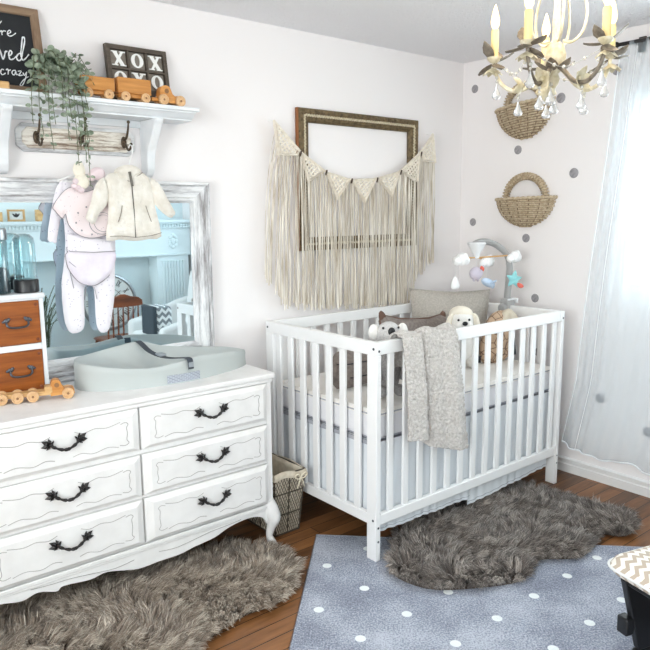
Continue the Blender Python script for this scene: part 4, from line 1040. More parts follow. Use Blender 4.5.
# fleece blanket over the front rail
def blanket(u, v):
    du = u
    zh = float(np.interp(u, [0,.30,.36,.42,.7,1], [.520,.500,.487,.455,.425,.398]))
    path = [(0,.050,.790),(.14,.048,.905),(.19,.040,.933),(.23,.017,.944),(.27,-.006,.934),(.32,-.013,.900),(1,-.020,zh)]
    y = float(np.interp(v, [p[0] for p in path], [p[1] for p in path])); z = float(np.interp(v, [p[0] for p in path], [p[2] for p in path]))
    d = max(0, (v-.25)/.75)
    x0 = .114-.012*d; x1 = .442+.050*d**1.2
    x = x0+(x1-x0)*u
    f = .015*math.sin(u*9.0+.2+d*.5)+.005*math.sin(u*23+1.2+d*1.2)+.020
    crease = -math.exp(-((u-.37-.02*d)/.028)**2)
    k = min(1, .35+d*1.2)
    if v > .27: y += -.016*(.4+d) - f*k*1.1 - .012*d*math.sin(u*PI) - crease*.046*k
    elif v < .14: y += .010*abs(math.sin(u*9))
    else: z += .006*math.sin(u*15) + crease*.008
    p = Vector((x, y, z)); nz = mnoise.noise(p*130)*.0040 + mnoise.noise(p*60)*.0034
    return (x+nz*.4, y-nz-abs(nz)*.4, z+nz*.4)
BK = thing('fleece_blanket', 'fluffy light grey fleece blanket draped over the front crib rail', 'blanket', (.28, -.02, .93))
o = part('fleece', MB().grid(blanket, 190, 230), M['blanket'], BK, ang=180)
sd = o.modifiers.new('thick', 'SOLIDIFY'); sd.thickness = .008; sd.offset = 0
# ------------------------------------------------------------------ crib mobile
MO = thing('crib_mobile', 'grey crib mobile arm with hanging felt clouds, star and unicorn', 'crib mobile', (1.307, .345, .92))
part('clamp', MB().box(1.278, 1.336, .312, .372, .862, .955).cyl((1.252, .342, .905), (1.278, .342, .905), .026, n=20), M['mobile_grey'], MO, bev=.010, seg=3)
part('clamp_bracket', MB().box(1.272, 1.345, .306, .318, .948, .957).box(1.337, 1.349, .300, .380, .930, .957), M['mobile_white'], MO, bev=.003)
armp = smooth([(1.308,.345,.95),(1.310,.340,1.06),(1.310,.338,1.13),(1.300,.350,1.19),(1.262,.385,1.240),(1.205,.412,1.262),(1.150,.425,1.262),(1.118,.430,1.250)], 6)
part('arm', MB().tube(armp, np.interp(np.linspace(0,1,len(armp)), [0,.3,.6,1], [.021,.019,.020,.026]), 14, flat=.62), M['mobile_grey'], MO)
part('hub', MB().lathe([(.045,1.262),(.050,1.255),(.040,1.235),(.022,1.205),(.015,1.185),(.015,1.178),(.004,1.176)], (1.135,.425,0), 28), M['mobile_white'], MO)
sp = MB(); ctr = Vector((1.135, .425, 1.180)); ringpos = [(1.020,.425,1.172),(1.205,.405,1.156),(1.300,.300,1.180),(1.13,.53,1.165)]
for p in ringpos: sp.tube([ctr, Vector(p)+Vector((0,0,.012))], .004, 8)
part('spoke', sp, M['pine'], MO)
for p in ringpos:
    b = MB(); x, y, z = p
    for dx, dy, dz, r in ((0,0,0,.030),(-.032,.004,-.004,.023),(.032,.003,-.003,.024),(.012,-.004,.016,.022),(-.014,-.003,.012,.021)): b.ell((x+dx, y+dy, z+dz), (r, r*.8, r), None, 16, 10)
    part('felt_cloud', b, M['felt_white'], MO)
th = MB()
for (x, y, z0, z1) in ((.985,.44,1.16,1.085),(1.105,.40,1.165,1.12),(1.19,.39,1.13,1.075),(1.300,.305,1.16,1.10)): th.tube([(x,y,z0),(x+.002,y,z1)], .0011, 5)
part('string', th, M['thread'], MO)
star = [( .052*(1 if k % 2 == 0 else .50)*math.sin(k*PI/5+.15), .052*(1 if k % 2 == 0 else .50)*math.cos(k*PI/5+.15)) for k in range(10)]
part('felt_star', MB().puff(star, .016, lambda a, b_, c: (1.300+a, .300-c-.3*a, 1.062+b_), .006, .02), M['felt_aqua'], MO)
part('star_tail', MB().puff(smooth_closed([(.012,-.018),(.040,-.026),(.052,-.042),(.030,-.048),(.012,-.036)], 3), .007, lambda a, b_, c: (1.300+a, .288-c-.3*a, 1.062+b_), .005, .008), M['felt_red'], MO)
part('felt_moon', MB().puff(smooth_closed([(0,.036),(.022,.012),(.030,-.020),(.008,-.034),(-.024,-.030),(-.030,-.005),(-.016,.022)], 3), .016, lambda a, b_, c: (.985+a, .44-c, 1.052+b_), .006, .016), M['felt_white'], MO)
part('felt_unicorn', MB().ell((1.098,.395,1.100), (.042,.028,.036)).ell((1.122,.385,1.112), (.018,.015,.016)).tube([(1.128,.38,1.124),(1.134,.375,1.145)], [.005,.001], 8).ell((1.082,.395,1.074), (.008,.008,.016)).ell((1.108,.39,1.072), (.008,.008,.016)), M['felt_lilac'], MO)
part('felt_mane', MB().ell((1.126,.372,1.122), (.007,.007,.012)).ell((1.116,.374,1.130), (.008,.007,.010)), M['felt_red'], MO)
pl = MB().ell((1.190,.385,1.045), (.056,.022,.022), Matrix.Rotation(.35, 3, 'Y')).ell((1.232,.385,1.028), (.014,.006,.018))
pl.puff(smooth_closed([(-.016,.0),(.014,.0),(.030,-.045),(.010,-.048)], 3), .006, lambda a, b_, c: (1.188+a, .372+b_*.5, 1.040+c-b_*.35), .006, .008)
pl.puff(smooth_closed([(-.016,.0),(.014,.0),(.026,.045),(.006,.048)], 3), .006, lambda a, b_, c: (1.188+a, .398+b_*.6, 1.048+c+b_*.3), .006, .008)
part('felt_plane', pl, M['felt_blue'], MO)

# ------------------------------------------------------------------ wire hamper between dresser and crib
HB = thing('wire_basket', 'wire basket with cream cloth liner between dresser and crib', 'basket', (-.115, .565, 0))
rx0, rx1, ry0, ry1 = -.198, -.030, .428, .705
def hamper(u, z):   # u 0..4 around, z height
    k = z/.30; x0 = rx0+.016*(1-k); x1 = rx1-.022*(1-k); y0 = ry0+.025*(1-k); y1 = ry1-.02*(1-k)
    C = [(x0,y0),(x1,y0),(x1,y1),(x0,y1)]; i = int(u) % 4; f = u-int(u); a, c = C[i], C[(i+1) % 4]
    return (a[0]+(c[0]-a[0])*f, a[1]+(c[1]-a[1])*f, z)
b = MB()
for z in (.006, .10, .20, .292): b.tube([Vector(hamper(i*.25, z)) for i in range(16)], .0028 if z < .29 else .004, 6, closed=True)
for u in (0,1,2,3,.5,1.5,2.5,3.5): b.tube([Vector(hamper(u, z)) for z in (.006, .15, .292)], .0028, 6)
nn = 44
for k in range(nn):
    u = 4*k/nn
    for s in (-1, 1): b.tube([Vector(hamper((u+s*q*.085) % 4, .006+.286*q/10)) for q in range(11)], .0014, 4)
part('wire_frame', b, M['wire'], HB)
def liner(u, v):
    p = hamper((u*4) % 4, .010+.283*v); c = Vector((-.115, .567, p[2])); q = Vector(p); d = (c-q); d.z = 0
    q = q + d.normalized()*(.004+.002*math.sin(u*70+v*9)); return tuple(q)
o = part('liner', MB().grid(liner, 120, 12, cu=True).add([hamper(i, .012) for i in range(4)], [(0,1,2,3)]), M['liner'], HB); sd = o.modifiers.new('thick', 'SOLIDIFY'); sd.thickness = .003
def cuff(u, v):
    p = hamper((u*4) % 4, .300-.030*abs(v-.3)/.7*(1 if v > .3 else .2)); c = Vector((-.115, .567, p[2])); q = Vector(p); d = (c-q); d.z = 0
    q = q - d.normalized()*(-.006+.016*min(1, v*1.6)+.003*math.sin(u*60)*v); q.z += .006*math.sin(u*22); return tuple(q)
part('liner_cuff', MB().grid(cuff, 120, 6, cu=True), M['liner'], HB)
b = MB(); c = Vector((-.062, .420, .262))
for s in (-1, 1): b.tube(smooth([c, c+Vector((s*.018,-.006,.020)), c+Vector((s*.034,-.004,.010)), c+Vector((s*.016,-.004,-.004)), c], 5), .0032, 6); b.tube(smooth([c, c+Vector((s*.010,-.004,-.020)), c+Vector((s*.020,0,-.048))], 4), .0028, 6)
part('bow', b, M['ribbon'], HB)

# ================================================================== RUGS
RUG0 = Vector((-.030, .358, 0)); RA = -PI/4
U_ = Vector((.7071,-.7071,0)); V_ = Vector((-.7071,-.7071,0))
AR = thing('area_rug', 'blue-grey area rug with white polka dots on the wood floor', 'rug', tuple(RUG0), RA)
# local +x runs along the back edge, local -y... the dot field uses (x, -y)
AR.rotation_euler = (0, 0, RA); 
o = part('pile', MB().box(.006, 1.654, -1.344, -.006, .0006, .0056), M['rug'], AR, local=True, bev=.002)
part('binding', MB().tube([(.004,-.004,.003),(1.656,-.004,.003),(1.656,-1.346,.003),(.004,-1.346,.003)], .0028, 8, closed=True), M['rug_edge'], AR, local=True)
def poly_in(P, Q):
    A = np.array(P); B = np.roll(A, -1, 0); c = np.zeros(len(Q), bool); dm = np.full(len(Q), 9.); near = np.zeros((len(Q), 2))
    for a, b_ in zip(A, B):
        cond = ((a[1] > Q[:,1]) != (b_[1] > Q[:,1])); xx = (b_[0]-a[0])*(Q[:,1]-a[1])/((b_[1]-a[1]) or 1e-12)+a[0]; c ^= cond & (Q[:,0] < xx)
        d = b_-a; t_ = np.clip(((Q-a)@d)/(d@d+1e-12), 0, 1); pt = a+t_[:,None]*d; ds = np.hypot(*(Q-pt).T); m_ = ds < dm; dm[m_] = ds[m_]; near[m_] = pt[m_]
    return c, dm, near
def fur_rug(name, label, outline, z0, n, L, mat, loc):
    R = thing(name, label, 'fur rug', loc)
    P = smooth_closed(outline, 4)
    part('hide', MB().puff(P, .012, lambda a, b_, c: (a, b_, z0+max(0, c)), .03, .05, flat_back=True), M['hide'], R)
    A = np.array(P); lo, hi = A.min(0), A.max(0)
    def sample(k):
        out = []
        while sum(len(o) for o in out) < k:
            Q = rng.uniform(lo, hi, (k, 2)); c, _, _ = poly_in(P, Q); out.append(Q[c])
        return np.concatenate(out)[:k]
    Q = sample(n); _, dm, near = poly_in(P, Q)
    area = float(abs(np.dot(A[:,0], np.roll(A[:,1], 1))-np.dot(A[:,1], np.roll(A[:,0], 1)))/2)
    CN = sample(int(area*1500)); _, cd, cn = poly_in(P, CN)
    idx = np.empty(n, int)
    for i in range(0, n, 2000):
        D = ((Q[i:i+2000, None]-CN[None])**2).sum(2); idx[i:i+2000] = D.argmin(1)
    out = cn-CN; out /= np.linalg.norm(out, axis=1)[:,None]+1e-9
    ang = np.array([mnoise.noise(Vector((x*3.5, y*3.5, 3.1)))*5 + mnoise.noise(Vector((x*14, y*14, 1.7)))*1.8 for x, y in CN])
    wild = np.stack([np.cos(ang), np.sin(ang)], 1)
    w = np.exp(-cd/.055)[:,None]*1.7
    cdir = out*w + wild*.8; cdir /= np.linalg.norm(cdir, axis=1)[:,None]+1e-9
    cl = L*(.75+.5*rng.random(len(CN))); ctint = np.clip(.42+.15*rng.normal(size=len(CN)), 0, 1)
    lift = .45+.35*rng.random(len(CN)) - .25*np.exp(-cd/.05)
    base = np.column_stack([Q, z0 + .010*np.minimum(1, dm/.05)**.5])
    own = base + np.column_stack([cdir[idx]*(cl[idx]*.75)[:,None], cl[idx]*lift[idx]])*rng.uniform(.6, 1.15, (n,1)) + rng.normal(0, .010, (n, 3))
    ct = np.column_stack([CN, np.full(len(CN), z0+.01)]) + np.column_stack([cdir*(cl*.75)[:,None], cl*lift])
    tip = own*.66 + ct[idx]*.34; tip[:,2] = np.maximum(tip[:,2], z0+.003+rng.random(n)*.006)
    mid = base*.42 + tip*.58 ; mid[:,2] += cl[idx]*(.18-.05*lift[idx]); mid += rng.normal(0, .002, (n, 3))
    d = tip-base; side = np.column_stack([-d[:,1], d[:,0], np.zeros(n)]); side /= np.linalg.norm(side, axis=1)[:,None]+1e-9
    up = np.cross(side, d); up /= np.linalg.norm(up, axis=1)[:,None]+1e-9
    rB = (.0013+.0010*rng.random(n))[:,None]
    V = np.empty((n, 7, 3))
    for k in range(3):
        a = 2*PI*k/3; off = side*math.cos(a)+up*math.sin(a)*.6
        V[:,k] = base+off*rB; V[:,3+k] = mid+off*rB*.85
    V[:,6] = tip
    V = V.reshape(-1, 3) - np.array(loc)
    F4 = np.array([[0,1,4,3],[1,2,5,4],[2,0,3,5]]); F3 = np.array([[3,4,6],[4,5,6],[5,3,6]])
    o7 = np.arange(n)[:,None,None]*7
    q4 = (F4[None]+o7).reshape(-1); q3 = (F3[None]+o7).reshape(-1)
    me = bpy.data.meshes.new('pile'); me.vertices.add(len(V)); me.vertices.foreach_set('co', V.ravel())
    nl_ = len(q4)+len(q3); me.loops.add(nl_); me.loops.foreach_set('vertex_index', np.concatenate([q4, q3]))
    npoly = n*6; me.polygons.add(npoly)
    st = np.concatenate([np.arange(n*3)*4, len(q4)+np.arange(n*3)*3]); me.polygons.foreach_set('loop_start', st)
    me.polygons.foreach_set('use_smooth', np.ones(npoly, bool)); me.update(calc_edges=True); me.validate()
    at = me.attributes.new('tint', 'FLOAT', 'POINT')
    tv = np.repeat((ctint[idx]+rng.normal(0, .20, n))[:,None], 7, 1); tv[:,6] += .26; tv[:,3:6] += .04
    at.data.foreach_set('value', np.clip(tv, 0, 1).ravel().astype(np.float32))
    me.materials.append(mat); ob = bpy.data.objects.new('pile', me); COL.objects.link(ob); ob.parent = R; ob['kind'] = 'stuff'
    return R
RP = [(.114,.005),(.015,-.068),(-.020,-.165),(.03,-.300),(.215,-.425),(.345,-.470),(.455,-.430),(.535,-.425),(.625,-.495),(.705,-.520),(.835,-.480),(.93,-.465),(.985,-.540),(1.10,-.530),(1.185,-.455),(1.182,-.36),(1.15,-.235),(1.13,-.06),(1.10,.08),(.877,.16),(.667,.19),(.43,.17),(.249,.11)]
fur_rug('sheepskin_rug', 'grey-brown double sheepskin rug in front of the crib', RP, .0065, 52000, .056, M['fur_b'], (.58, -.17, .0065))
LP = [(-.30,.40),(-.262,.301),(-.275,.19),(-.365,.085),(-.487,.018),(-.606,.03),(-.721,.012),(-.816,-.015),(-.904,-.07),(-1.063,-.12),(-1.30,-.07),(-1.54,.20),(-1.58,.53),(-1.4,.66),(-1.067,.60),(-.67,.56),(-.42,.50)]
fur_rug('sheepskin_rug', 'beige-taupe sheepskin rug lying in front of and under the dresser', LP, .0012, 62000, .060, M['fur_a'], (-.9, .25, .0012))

# ------------------------------------------------------------------ wicker baskets hung on the right wall
def wall_basket(label, yc, zr, wid, hgt, dep, hr, tilt):
    WB = thing('wall_basket', label, 'basket', (XW-.001, yc, zr))
    Mx = Matrix.Translation((XW-.002, yc, zr)) @ Matrix.Rotation(tilt, 4, 'X')
    prof = lambda t_: (max(0, 1-t_**2.6))**.62*.86+.14*(1-t_)
    def pt(a, t_, k=0): s = prof(t_); return (-max(.002, (dep*s+k)*math.sin(a)**.8 + .001), (wid*s+k)*math.cos(a), -hgt*t_)
    b = MB(); b.M = Mx
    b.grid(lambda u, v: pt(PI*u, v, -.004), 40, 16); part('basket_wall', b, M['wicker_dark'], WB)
    b = MB(); b.M = Mx
    for i in range(15):
        t_ = .02+.95*i/14; ph = (i % 2)*PI
        b.tube([Vector(pt(PI*q/48, t_, .0030*math.cos(q*PI/3+ph)+.0025)) for q in range(49)], .0052, 6)
    part('weave', b, M['wicker'], WB)
    b = MB(); b.M = Mx
    for i in range(1, 8): b.tube([Vector(pt(PI*i/8, t_, .0045)) for t_ in np.linspace(0, .98, 12)], .0032, 6)
    part('stake', b, M['wicker_dark'], WB)
    b = MB(); b.M = Mx
    P = [Vector(pt(PI*q/60, 0, .006)) for q in range(61)]; b.tube(P, [.0085+.0022*math.sin(q*1.9) for q in range(61)], 8)
    b.tube([Vector((-.008, wid*(1-2*q/30), .001)) for q in range(31)], .007, 8); part('rim', b, M['wicker'], WB)
    b = MB(); b.M = Mx
    P = [Vector((-.016, hr*math.cos(PI*q/150), hr*.95*math.sin(PI*q/150))) for q in range(151)]; b.tube(P, [.0170+.0050*(1 if q % 6 in (0,1,2) else -.8) for q in range(151)], 10)
    part('handle', b, M['wicker'], WB)
wall_basket('half-round wicker wall basket hung higher, just behind the chandelier', .415, 1.992, .172, .180, .085, .112, -.10)
wall_basket('half-round wicker wall basket with arched handle, lower of the two', .386, 1.492, .180, .158, .085, .128, -.02)

# ------------------------------------------------------------------ chandelier
CX, CY = .029, -.712
rv = Vector((math.cos(.6864), -math.sin(.6864), 0)); dv = Vector((math.sin(.6864), math.cos(.6864), 0))
CH = thing('chandelier', 'cream and bronze candle chandelier with leaves, flowers and crystal drops', 'chandelier', (CX, CY, ZC))
def cw_(v): return Vector((CX, CY, 0)) + v
part('canopy', MB().lathe([(.004,ZC-.035),(.02,ZC-.033),(.052,ZC-.015),(.058,ZC-.001)], (CX,CY,0), 28), M['gold_cream'], CH)
b = MB()
for k in range(5):
    zc_ = ZC-.045-.019*k; a = Vector((1,0,0)) if k % 2 else Vector((0,1,0))
    b.tube([Vector((CX, CY, zc_)) + a*(.0075*math.cos(q)) + Vector((0,0,.0125*math.sin(q))) for q in np.linspace(0, 2*PI, 16, False)], .002, 6, closed=True)
part('chain', b, M['bronze'], CH)
part('column', MB().lathe([(.004,1.775),(.012,1.785),(.016,1.800),(.011,1.815),(.022,1.830),(.030,1.850),(.031,1.868),(.023,1.892),(.012,1.905),(.0095,1.925),(.011,1.96),(.008,2.00),(.011,2.04),(.018,2.055),(.011,2.07),(.007,2.10),(.012,2.12),(.006,2.145),(.003,2.16)], (CX,CY,0), 24), M['gold_cream'], CH)
angs = [math.radians(a) for a in (10, 82, 154, 228, 299)]
def pol(a, r, z): v = rv*math.cos(a)*r + dv*math.sin(a)*r; return Vector((CX+v.x, CY+v.y, z))
sc_ = MB()
for a in angs:
    a2 = a+math.radians(36)
    sc_.tube(smooth([pol(a2,.020,1.905), pol(a2,.045,1.900), pol(a2,.072,1.925), pol(a2,.082,1.975), pol(a2,.070,2.03), pol(a2,.045,2.075), pol(a2,.018,2.085), pol(a2,.012,2.06)], 6), np.interp(np.linspace(0,1,43), [0,.4,1], [.0042,.0038,.003]), 8)
part('scroll', sc_, M['gold_cream'], CH)
def petal(b, c, d, n, L, w):
    d = d.normalized(); n = (n-d*n.dot(d)).normalized(); s = d.cross(n); P = []
    prof = [(0,.10),(.25,.75),(.5,1),(.75,.72),(1,.04)]
    vs = []
    for t_, k in prof:
        bend = n*(L*.28*t_*t_)
        for q in (-1, 0, 1): vs.append(c+d*L*t_+s*(w*.5*k*q)+bend+n*(.10*w*(abs(q))) )
    m_ = len(vs); vs += [v-n*.0012 for v in vs]; fs = []
    for i in range(4):
        for q in range(2):
            a0 = i*3+q; f = (a0, a0+1, a0+4, a0+3); fs += [f, tuple(x+m_ for x in reversed(f))]
    rimv = [0,3,6,9,12,13,14,11,8,5,2,1]
    for i in range(len(rimv)): a0, a1 = rimv[i], rimv[(i+1) % len(rimv)]; fs.append((a0, a1, a1+m_, a0+m_))
    b.add(vs, fs)
def drop(b, p, L=.032, r=.0095):
    prof = [(.0008,0),(.0022,-.004),(.003,-.008),(r*.55,-L*.45),(r*.92,-L*.68),(r,-L*.80),(r*.7,-L*.95),(.0006,-L)]
    b.lathe([(q, z) for q, z in reversed(prof)], tuple(p), 8)
cr = MB(); beads = MB()
for i, a in enumerate(angs):
    ar = part('arm', MB().tube(smooth([pol(a,.020,1.832), pol(a,.040,1.815), pol(a,.075,1.784), pol(a,.115,1.776), pol(a,.150,1.797), pol(a,.170,1.832), pol(a,.176,1.862)], 6), np.interp(np.linspace(0,1,37), [0,.5,1], [.0068,.0062,.0052]), 10), M['gold_cream'] if math.sin(a) > -.2 else M['bronze'], CH)
    c = pol(a, .176, 1.868)
    part('cup', MB().lathe([(.004,-.008),(.012,-.004),(.020,.004),(.022,.010),(.017,.010)], tuple(c), 20), M['gold_cream'], ar)
    cd_ = part('candle_sleeve', MB().lathe([(.0105,.006),(.0115,.008),(.0115,.086),(.0085,.090),(.004,.091)], tuple(c), 18), M['candle'], ar)
    part('bulb', MB().lathe([(.006,.091),(.0115,.103),(.0125,.113),(.0095,.130),(.005,.148),(.0008,.160)], tuple(c), 16), M['bulb'], ar)
    lv = MB(); fl = MB()
    out = (pol(a,1,0)-pol(a,0,0)).normalized(); tan = Vector((-out.y, out.x, 0))
    for k in range(5):
        b_ = k*2*PI/5+.5*i; d = out*math.cos(b_)+tan*math.sin(b_)+Vector((0,0,-.10+.95*math.sin(k*2.3+i)))
        petal(lv, c+Vector((0,0,-.004))+d.normalized()*.008, d, Vector((0,0,1)), .050+.010*((k*7+i) % 3)/2, .042)
    part('leaf_spray', lv, M['bronze'], ar)
    fc = c + Vector((0,0,-.020)) + out*.004
    for k in range(7):
        b_ = k*2*PI/7; d = out*math.cos(b_)*.8+tan*math.sin(b_)*.8+Vector((0,0,-.25)); petal(fl, fc, d, Vector((0,0,-1)), .034, .024)
    fl.ell(tuple(fc+Vector((0,0,-.004))), .006, None, 10, 8); part('flower', fl, M['gold_cream'], ar)
    # leaf lower down the arm
    l2 = MB(); p0 = pol(a+.05,.085,1.775); 
    for k in range(5): b_ = k*2*PI/5+i; petal(l2, p0+Vector((0,0,.012)), tan*math.cos(b_)+Vector((0,0,.9))*math.sin(b_)+out*.35, out, .040, .026)
    l2.ell(tuple(p0+Vector((0,0,.014))+out*.006), .008, None, 10, 8)
    part('arm_flower', l2, M['gold_cream'], ar)
    for q, (rr, zz) in enumerate(((.165,1.822),(.100,1.768))):
        p0 = pol(a+.03, rr, zz); beads.ell(tuple(p0-Vector((0,0,.004))), .0052, None, 10, 8); beads.ell(tuple(p0-Vector((0,0,.015))), .0042, None, 10, 8)
        beads.tube([p0, p0-Vector((0,0,.030))], .0007, 4)
        b = MB(); drop(b, p0-Vector((0,0,.022)), .046 if q == 0 else .044, .0135); part('crystal_drop', b, M['crystal'], ar)
    for k in range(1, 6):   # bead swag to the next arm
        a1 = angs[(i+1) % 5]; 
        if a1 < a: a1 += 2*PI
        t_ = k/6; rr = .15-.03*math.sin(t_*PI); beads.ell(tuple(pol(a+(a1-a)*t_, rr, 1.852-.040*math.sin(t_*PI))), .0052, None, 8, 6)
    a1 = angs[(i+1) % 5]; a1 = a1 + (2*PI if a1 < a else 0)
    beads.tube([pol(a+(a1-a)*t_, .15-.03*math.sin(t_*PI)+.01*abs(t_*2-1)**3, 1.852-.040*math.sin(t_*PI)) for t_ in np.linspace(0,1,13)], .0008, 4)
cl = MB()
for k in range(6):
    a = k*PI/3; petal(cl, pol(a,.012,1.822), pol(a,1,0)-pol(a,0,0)+Vector((0,0,.25)), Vector((0,0,1)), .052, .036)
part('centre_leaves', cl, M['bronze'], CH)
for k in range(2):
    a = 1.1+k*2.6; p0 = pol(a, .012, 1.785); beads.ell(tuple(p0), .006, None, 10, 8); beads.tube([p0, p0-Vector((0,0,.03))], .0007, 4)
    b = MB(); drop(b, p0-Vector((0,0,.010+.022*(k == 0))), .050, .0145); part('crystal_drop', b, M['crystal'], CH)
part('crystal_beads', beads, M['bead'], CH)

# ------------------------------------------------------------------ ottoman with chevron cushion
OU = Vector((.963,-.270,0)); OV = Vector((-.270,-.963,0)); oc = Vector((.022,-.950,0))+OU*.26+OV*.21
OT = thing('glider_ottoman', 'black glider ottoman with chevron cushion at the lower right edge', 'ottoman', (oc.x, oc.y, 0.0058), math.atan2(-.270, .963))
def rr_poly(hx, hy, r, n=6):
    P = []
    for cx, cy, a0 in ((hx-r,hy-r,0),(-hx+r,hy-r,PI/2),(-hx+r,-hy+r,PI),(hx-r,-hy+r,1.5*PI)): P += [(cx+r*math.cos(a0+PI/2*i/n), cy+r*math.sin(a0+PI/2*i/n)) for i in range(n+1)]
    return P
part('cushion', MB().puff(rr_poly(.26,.21,.05), .043, lambda a, b_, c: (a, b_, .382+c), .015, .05), M['chev'], OT, local=True)
part('cushion_piping', MB().tube([Vector((a, b_, .382)) for a, b_ in rr_poly(.262,.212,.05)], .004, 8, closed=True), M['cushion_white'], OT, local=True)
part('seat_frame', MB().box(-.205,.205,-.165,.165,.318,.340), M['black'], OT, local=True, bev=.004)
for s in (-1, 1):
    y = s*.172
    part('side_link', MB().prism([(-.214,.335),(-.118,.335),(-.050,.090),(-.138,.090)], y-.012, y+.012, lambda u, v, w: (u, w, v)), M['black'], OT, local=True, bev=.004)
    part('side_link', MB().prism([(.118,.335),(.214,.335),(.138,.090),(.050,.090)], y-.012, y+.012, lambda u, v, w: (u, w, v)), M['black'], OT, local=True, bev=.004)
    part('base_rail', MB().box(-.225,.225,y-.02,y+.02,0,.062).box(-.150,.150,y-.010,y+.010,.062,.092), M['black'], OT, local=True, bev=.008)
    for x, z in ((-.165,.29),(-.105,.12),(-.135,.20)): part('bolt', MB().lathe([(.008,0),(.008,.003),(.003,.004)], (x, y+s*.012, z), 14, Matrix.Rotation(-s*PI/2, 3, 'X')), M['bolt'], OT, local=True)
part('cross_bar', MB().box(-.135,-.105,-.16,.16,.012,.045).box(.105,.135,-.16,.16,.012,.045), M['black'], OT, local=True, bev=.004)
part('lock_knob', MB().box(-.198, -.165, .160, .200, .150, .205).box(-.165, -.140, .172, .188, .165, .190), M['black'], OT, local=True, bev=.005)

# ================================================================== ACROSS THE ROOM (seen in the mirror)
MF = YF+.20
FM = thing('mantelpiece', 'pale blue mantelpiece with carved frieze reflected in the mirror', 'mantelpiece', (.56, YF+.1, 0))
part('frieze', MB().box(-.35, 1.48, YF+.001, MF, 1.030, 1.290), M['wall_aqua'], FM, bev=.003)
b = MB().box(-.40, 1.50, YF+.001, MF+.07, 1.345, 1.370).box(-.38, 1.495, YF+.001, MF+.05, 1.332, 1.345).box(-.36, 1.49, YF+.001, MF+.02, 1.290, 1.332)
part('mantel_shelf', b, M['wall_aqua'], FM, bev=.003)
b = MB()
for i in range(62): b.box(-.35+i*.0295, -.35+i*.0295+.016, MF+.018, MF+.034, 1.302, 1.332)
part('dentil_moulding', b, M['wall_aqua'], FM)
b = MB().box(-.35, 1.48, MF, MF+.014, 1.030, 1.048); part('frieze_moulding', b, M['wall_aqua'], FM, bev=.003)
for x0, x1 in ((1.125, 1.46), (-.33, .005)):
    p = part('pilaster', MB().box(x0, x1, YF+.001, MF-.012, 0, 1.03), M['wall_aqua'], FM, bev=.002)
    b = MB()
    for k in range(8): xx = x0+.06+(x1-x0-.12)*k/7; b.box(xx-.010, xx+.010, MF-.012, MF+.002, .16, .98)
    part('fluting', b, M['wall_aqua'], p, bev=.004)
    r_ = MB(); c = ((x0+x1)/2, MF+.004, 1.165)
    r_.ell(c, (.022, .012, .03))
    for k in range(8): a = k*PI/4; r_.ell((c[0]+.038*math.cos(a), c[1], c[2]+.058*math.sin(a)), (.017, .010, .022), Matrix.Rotation(-a, 3, 'Y'), 10, 8)
    part('rosette', r_, M['wall_aqua'], FM)
b = MB().box(-.22, -.05, MF-.12, MF-.108, 1.351, 1.462); o = thing('framed_print', 'small gilt-framed print standing on the mantelpiece', 'picture', (-.10, MF-.10, 1.371))
for k, q in enumerate(frame_sides(-.17, -.03, 1.371, 1.472, [(0,MF-.10),(0,MF-.085),(.5,MF-.080),(1,MF-.088),(1,MF-.10)], .016)): part('frame_side', q, M['pine'], o)
part('print', MB().box(-.155, -.045, MF-.098, MF-.094, 1.386, 1.457), M['dial'], o)
part('printed_motif', MB().puff(smooth_closed([(-.12,1.395),(-.10,1.385),(-.08,1.395),(-.07,1.42),(-.09,1.41),(-.10,1.425),(-.11,1.41),(-.13,1.42)], 2), .001, lambda u, v, w: (u, MF-.093+w, v+.02), .008, .01), M['ink'], o)
for i, (x, w) in enumerate(((-.32, .10), (.06, .09))):
    single('mantel_block', MB().box(x, x+w, MF-.12, MF-.04, 1.371, 1.45+.02*i), M['pine'], ('pale wooden block on the mantelpiece, left of the framed print' if i else 'pale wooden block at the end of the mantelpiece'), 'wooden block', (x+w/2, MF-.08, 1.371), bev=.004)
# clock dial leaning in the fireplace opening
KL = thing('wall_clock', 'big round pale clock dial with Roman numerals leaning in the fireplace', 'clock', (.66, MF-.06, .36))
kc = Vector((.66, MF-.075, .62)); RX = Matrix.Rotation(PI/2+.06, 4, 'X')
def kp(b): b.M = Matrix.Translation(kc) @ Matrix.Rotation(PI, 4, 'Z') @ Matrix.Rotation(PI/2-.06, 4, 'X'); return b
b = kp(MB()); b.lathe([(.235,-.010),(.262,-.010),(.266,.004),(.258,.014),(.244,.016),(.236,.008),(.235,-.010)], n=48, cap=False); part('rim', b, M['metal_lid'], KL)
b = kp(MB()); b.lathe([(.238,-.009),(.238,.003),(.001,.003)], n=48); part('dial', b, M['dial'], KL)
b = kp(MB())
nums = ['XII','I','II','III','IIII','V','VI','VII','VIII','IX','X','XI']
for k, s in enumerate(nums):
    a = PI/2-k*PI/6; n_ = len(s); rot = a-PI/2
    for i, ch in enumerate(s):
        off = (i-(n_-1)/2)*.020
        def T2(x, y): # local glyph to dial
            X = off+x; Y = .192+y; return (X*math.cos(rot)-Y*math.sin(rot), X*math.sin(rot)+Y*math.cos(rot))
        segs = {'I': [((0,-.028),(0,.028))], 'V': [((-.010,.028),(0,-.028)),((.010,.028),(0,-.028))], 'X': [((-.010,.028),(.010,-.028)),((.010,.028),(-.010,-.028))]}[ch]
        for p, q in segs:
            P, Q2 = T2(*p), T2(*q); b.tube([(P[0],P[1],.0045),(Q2[0],Q2[1],.0045)], .0035, 6)
b.tube([(.125*math.cos(t_), .125*math.sin(t_), .004) for t_ in np.linspace(0, 2*PI, 40, False)], .002, 6, closed=True)
part('numerals', b, M['ink'], KL)
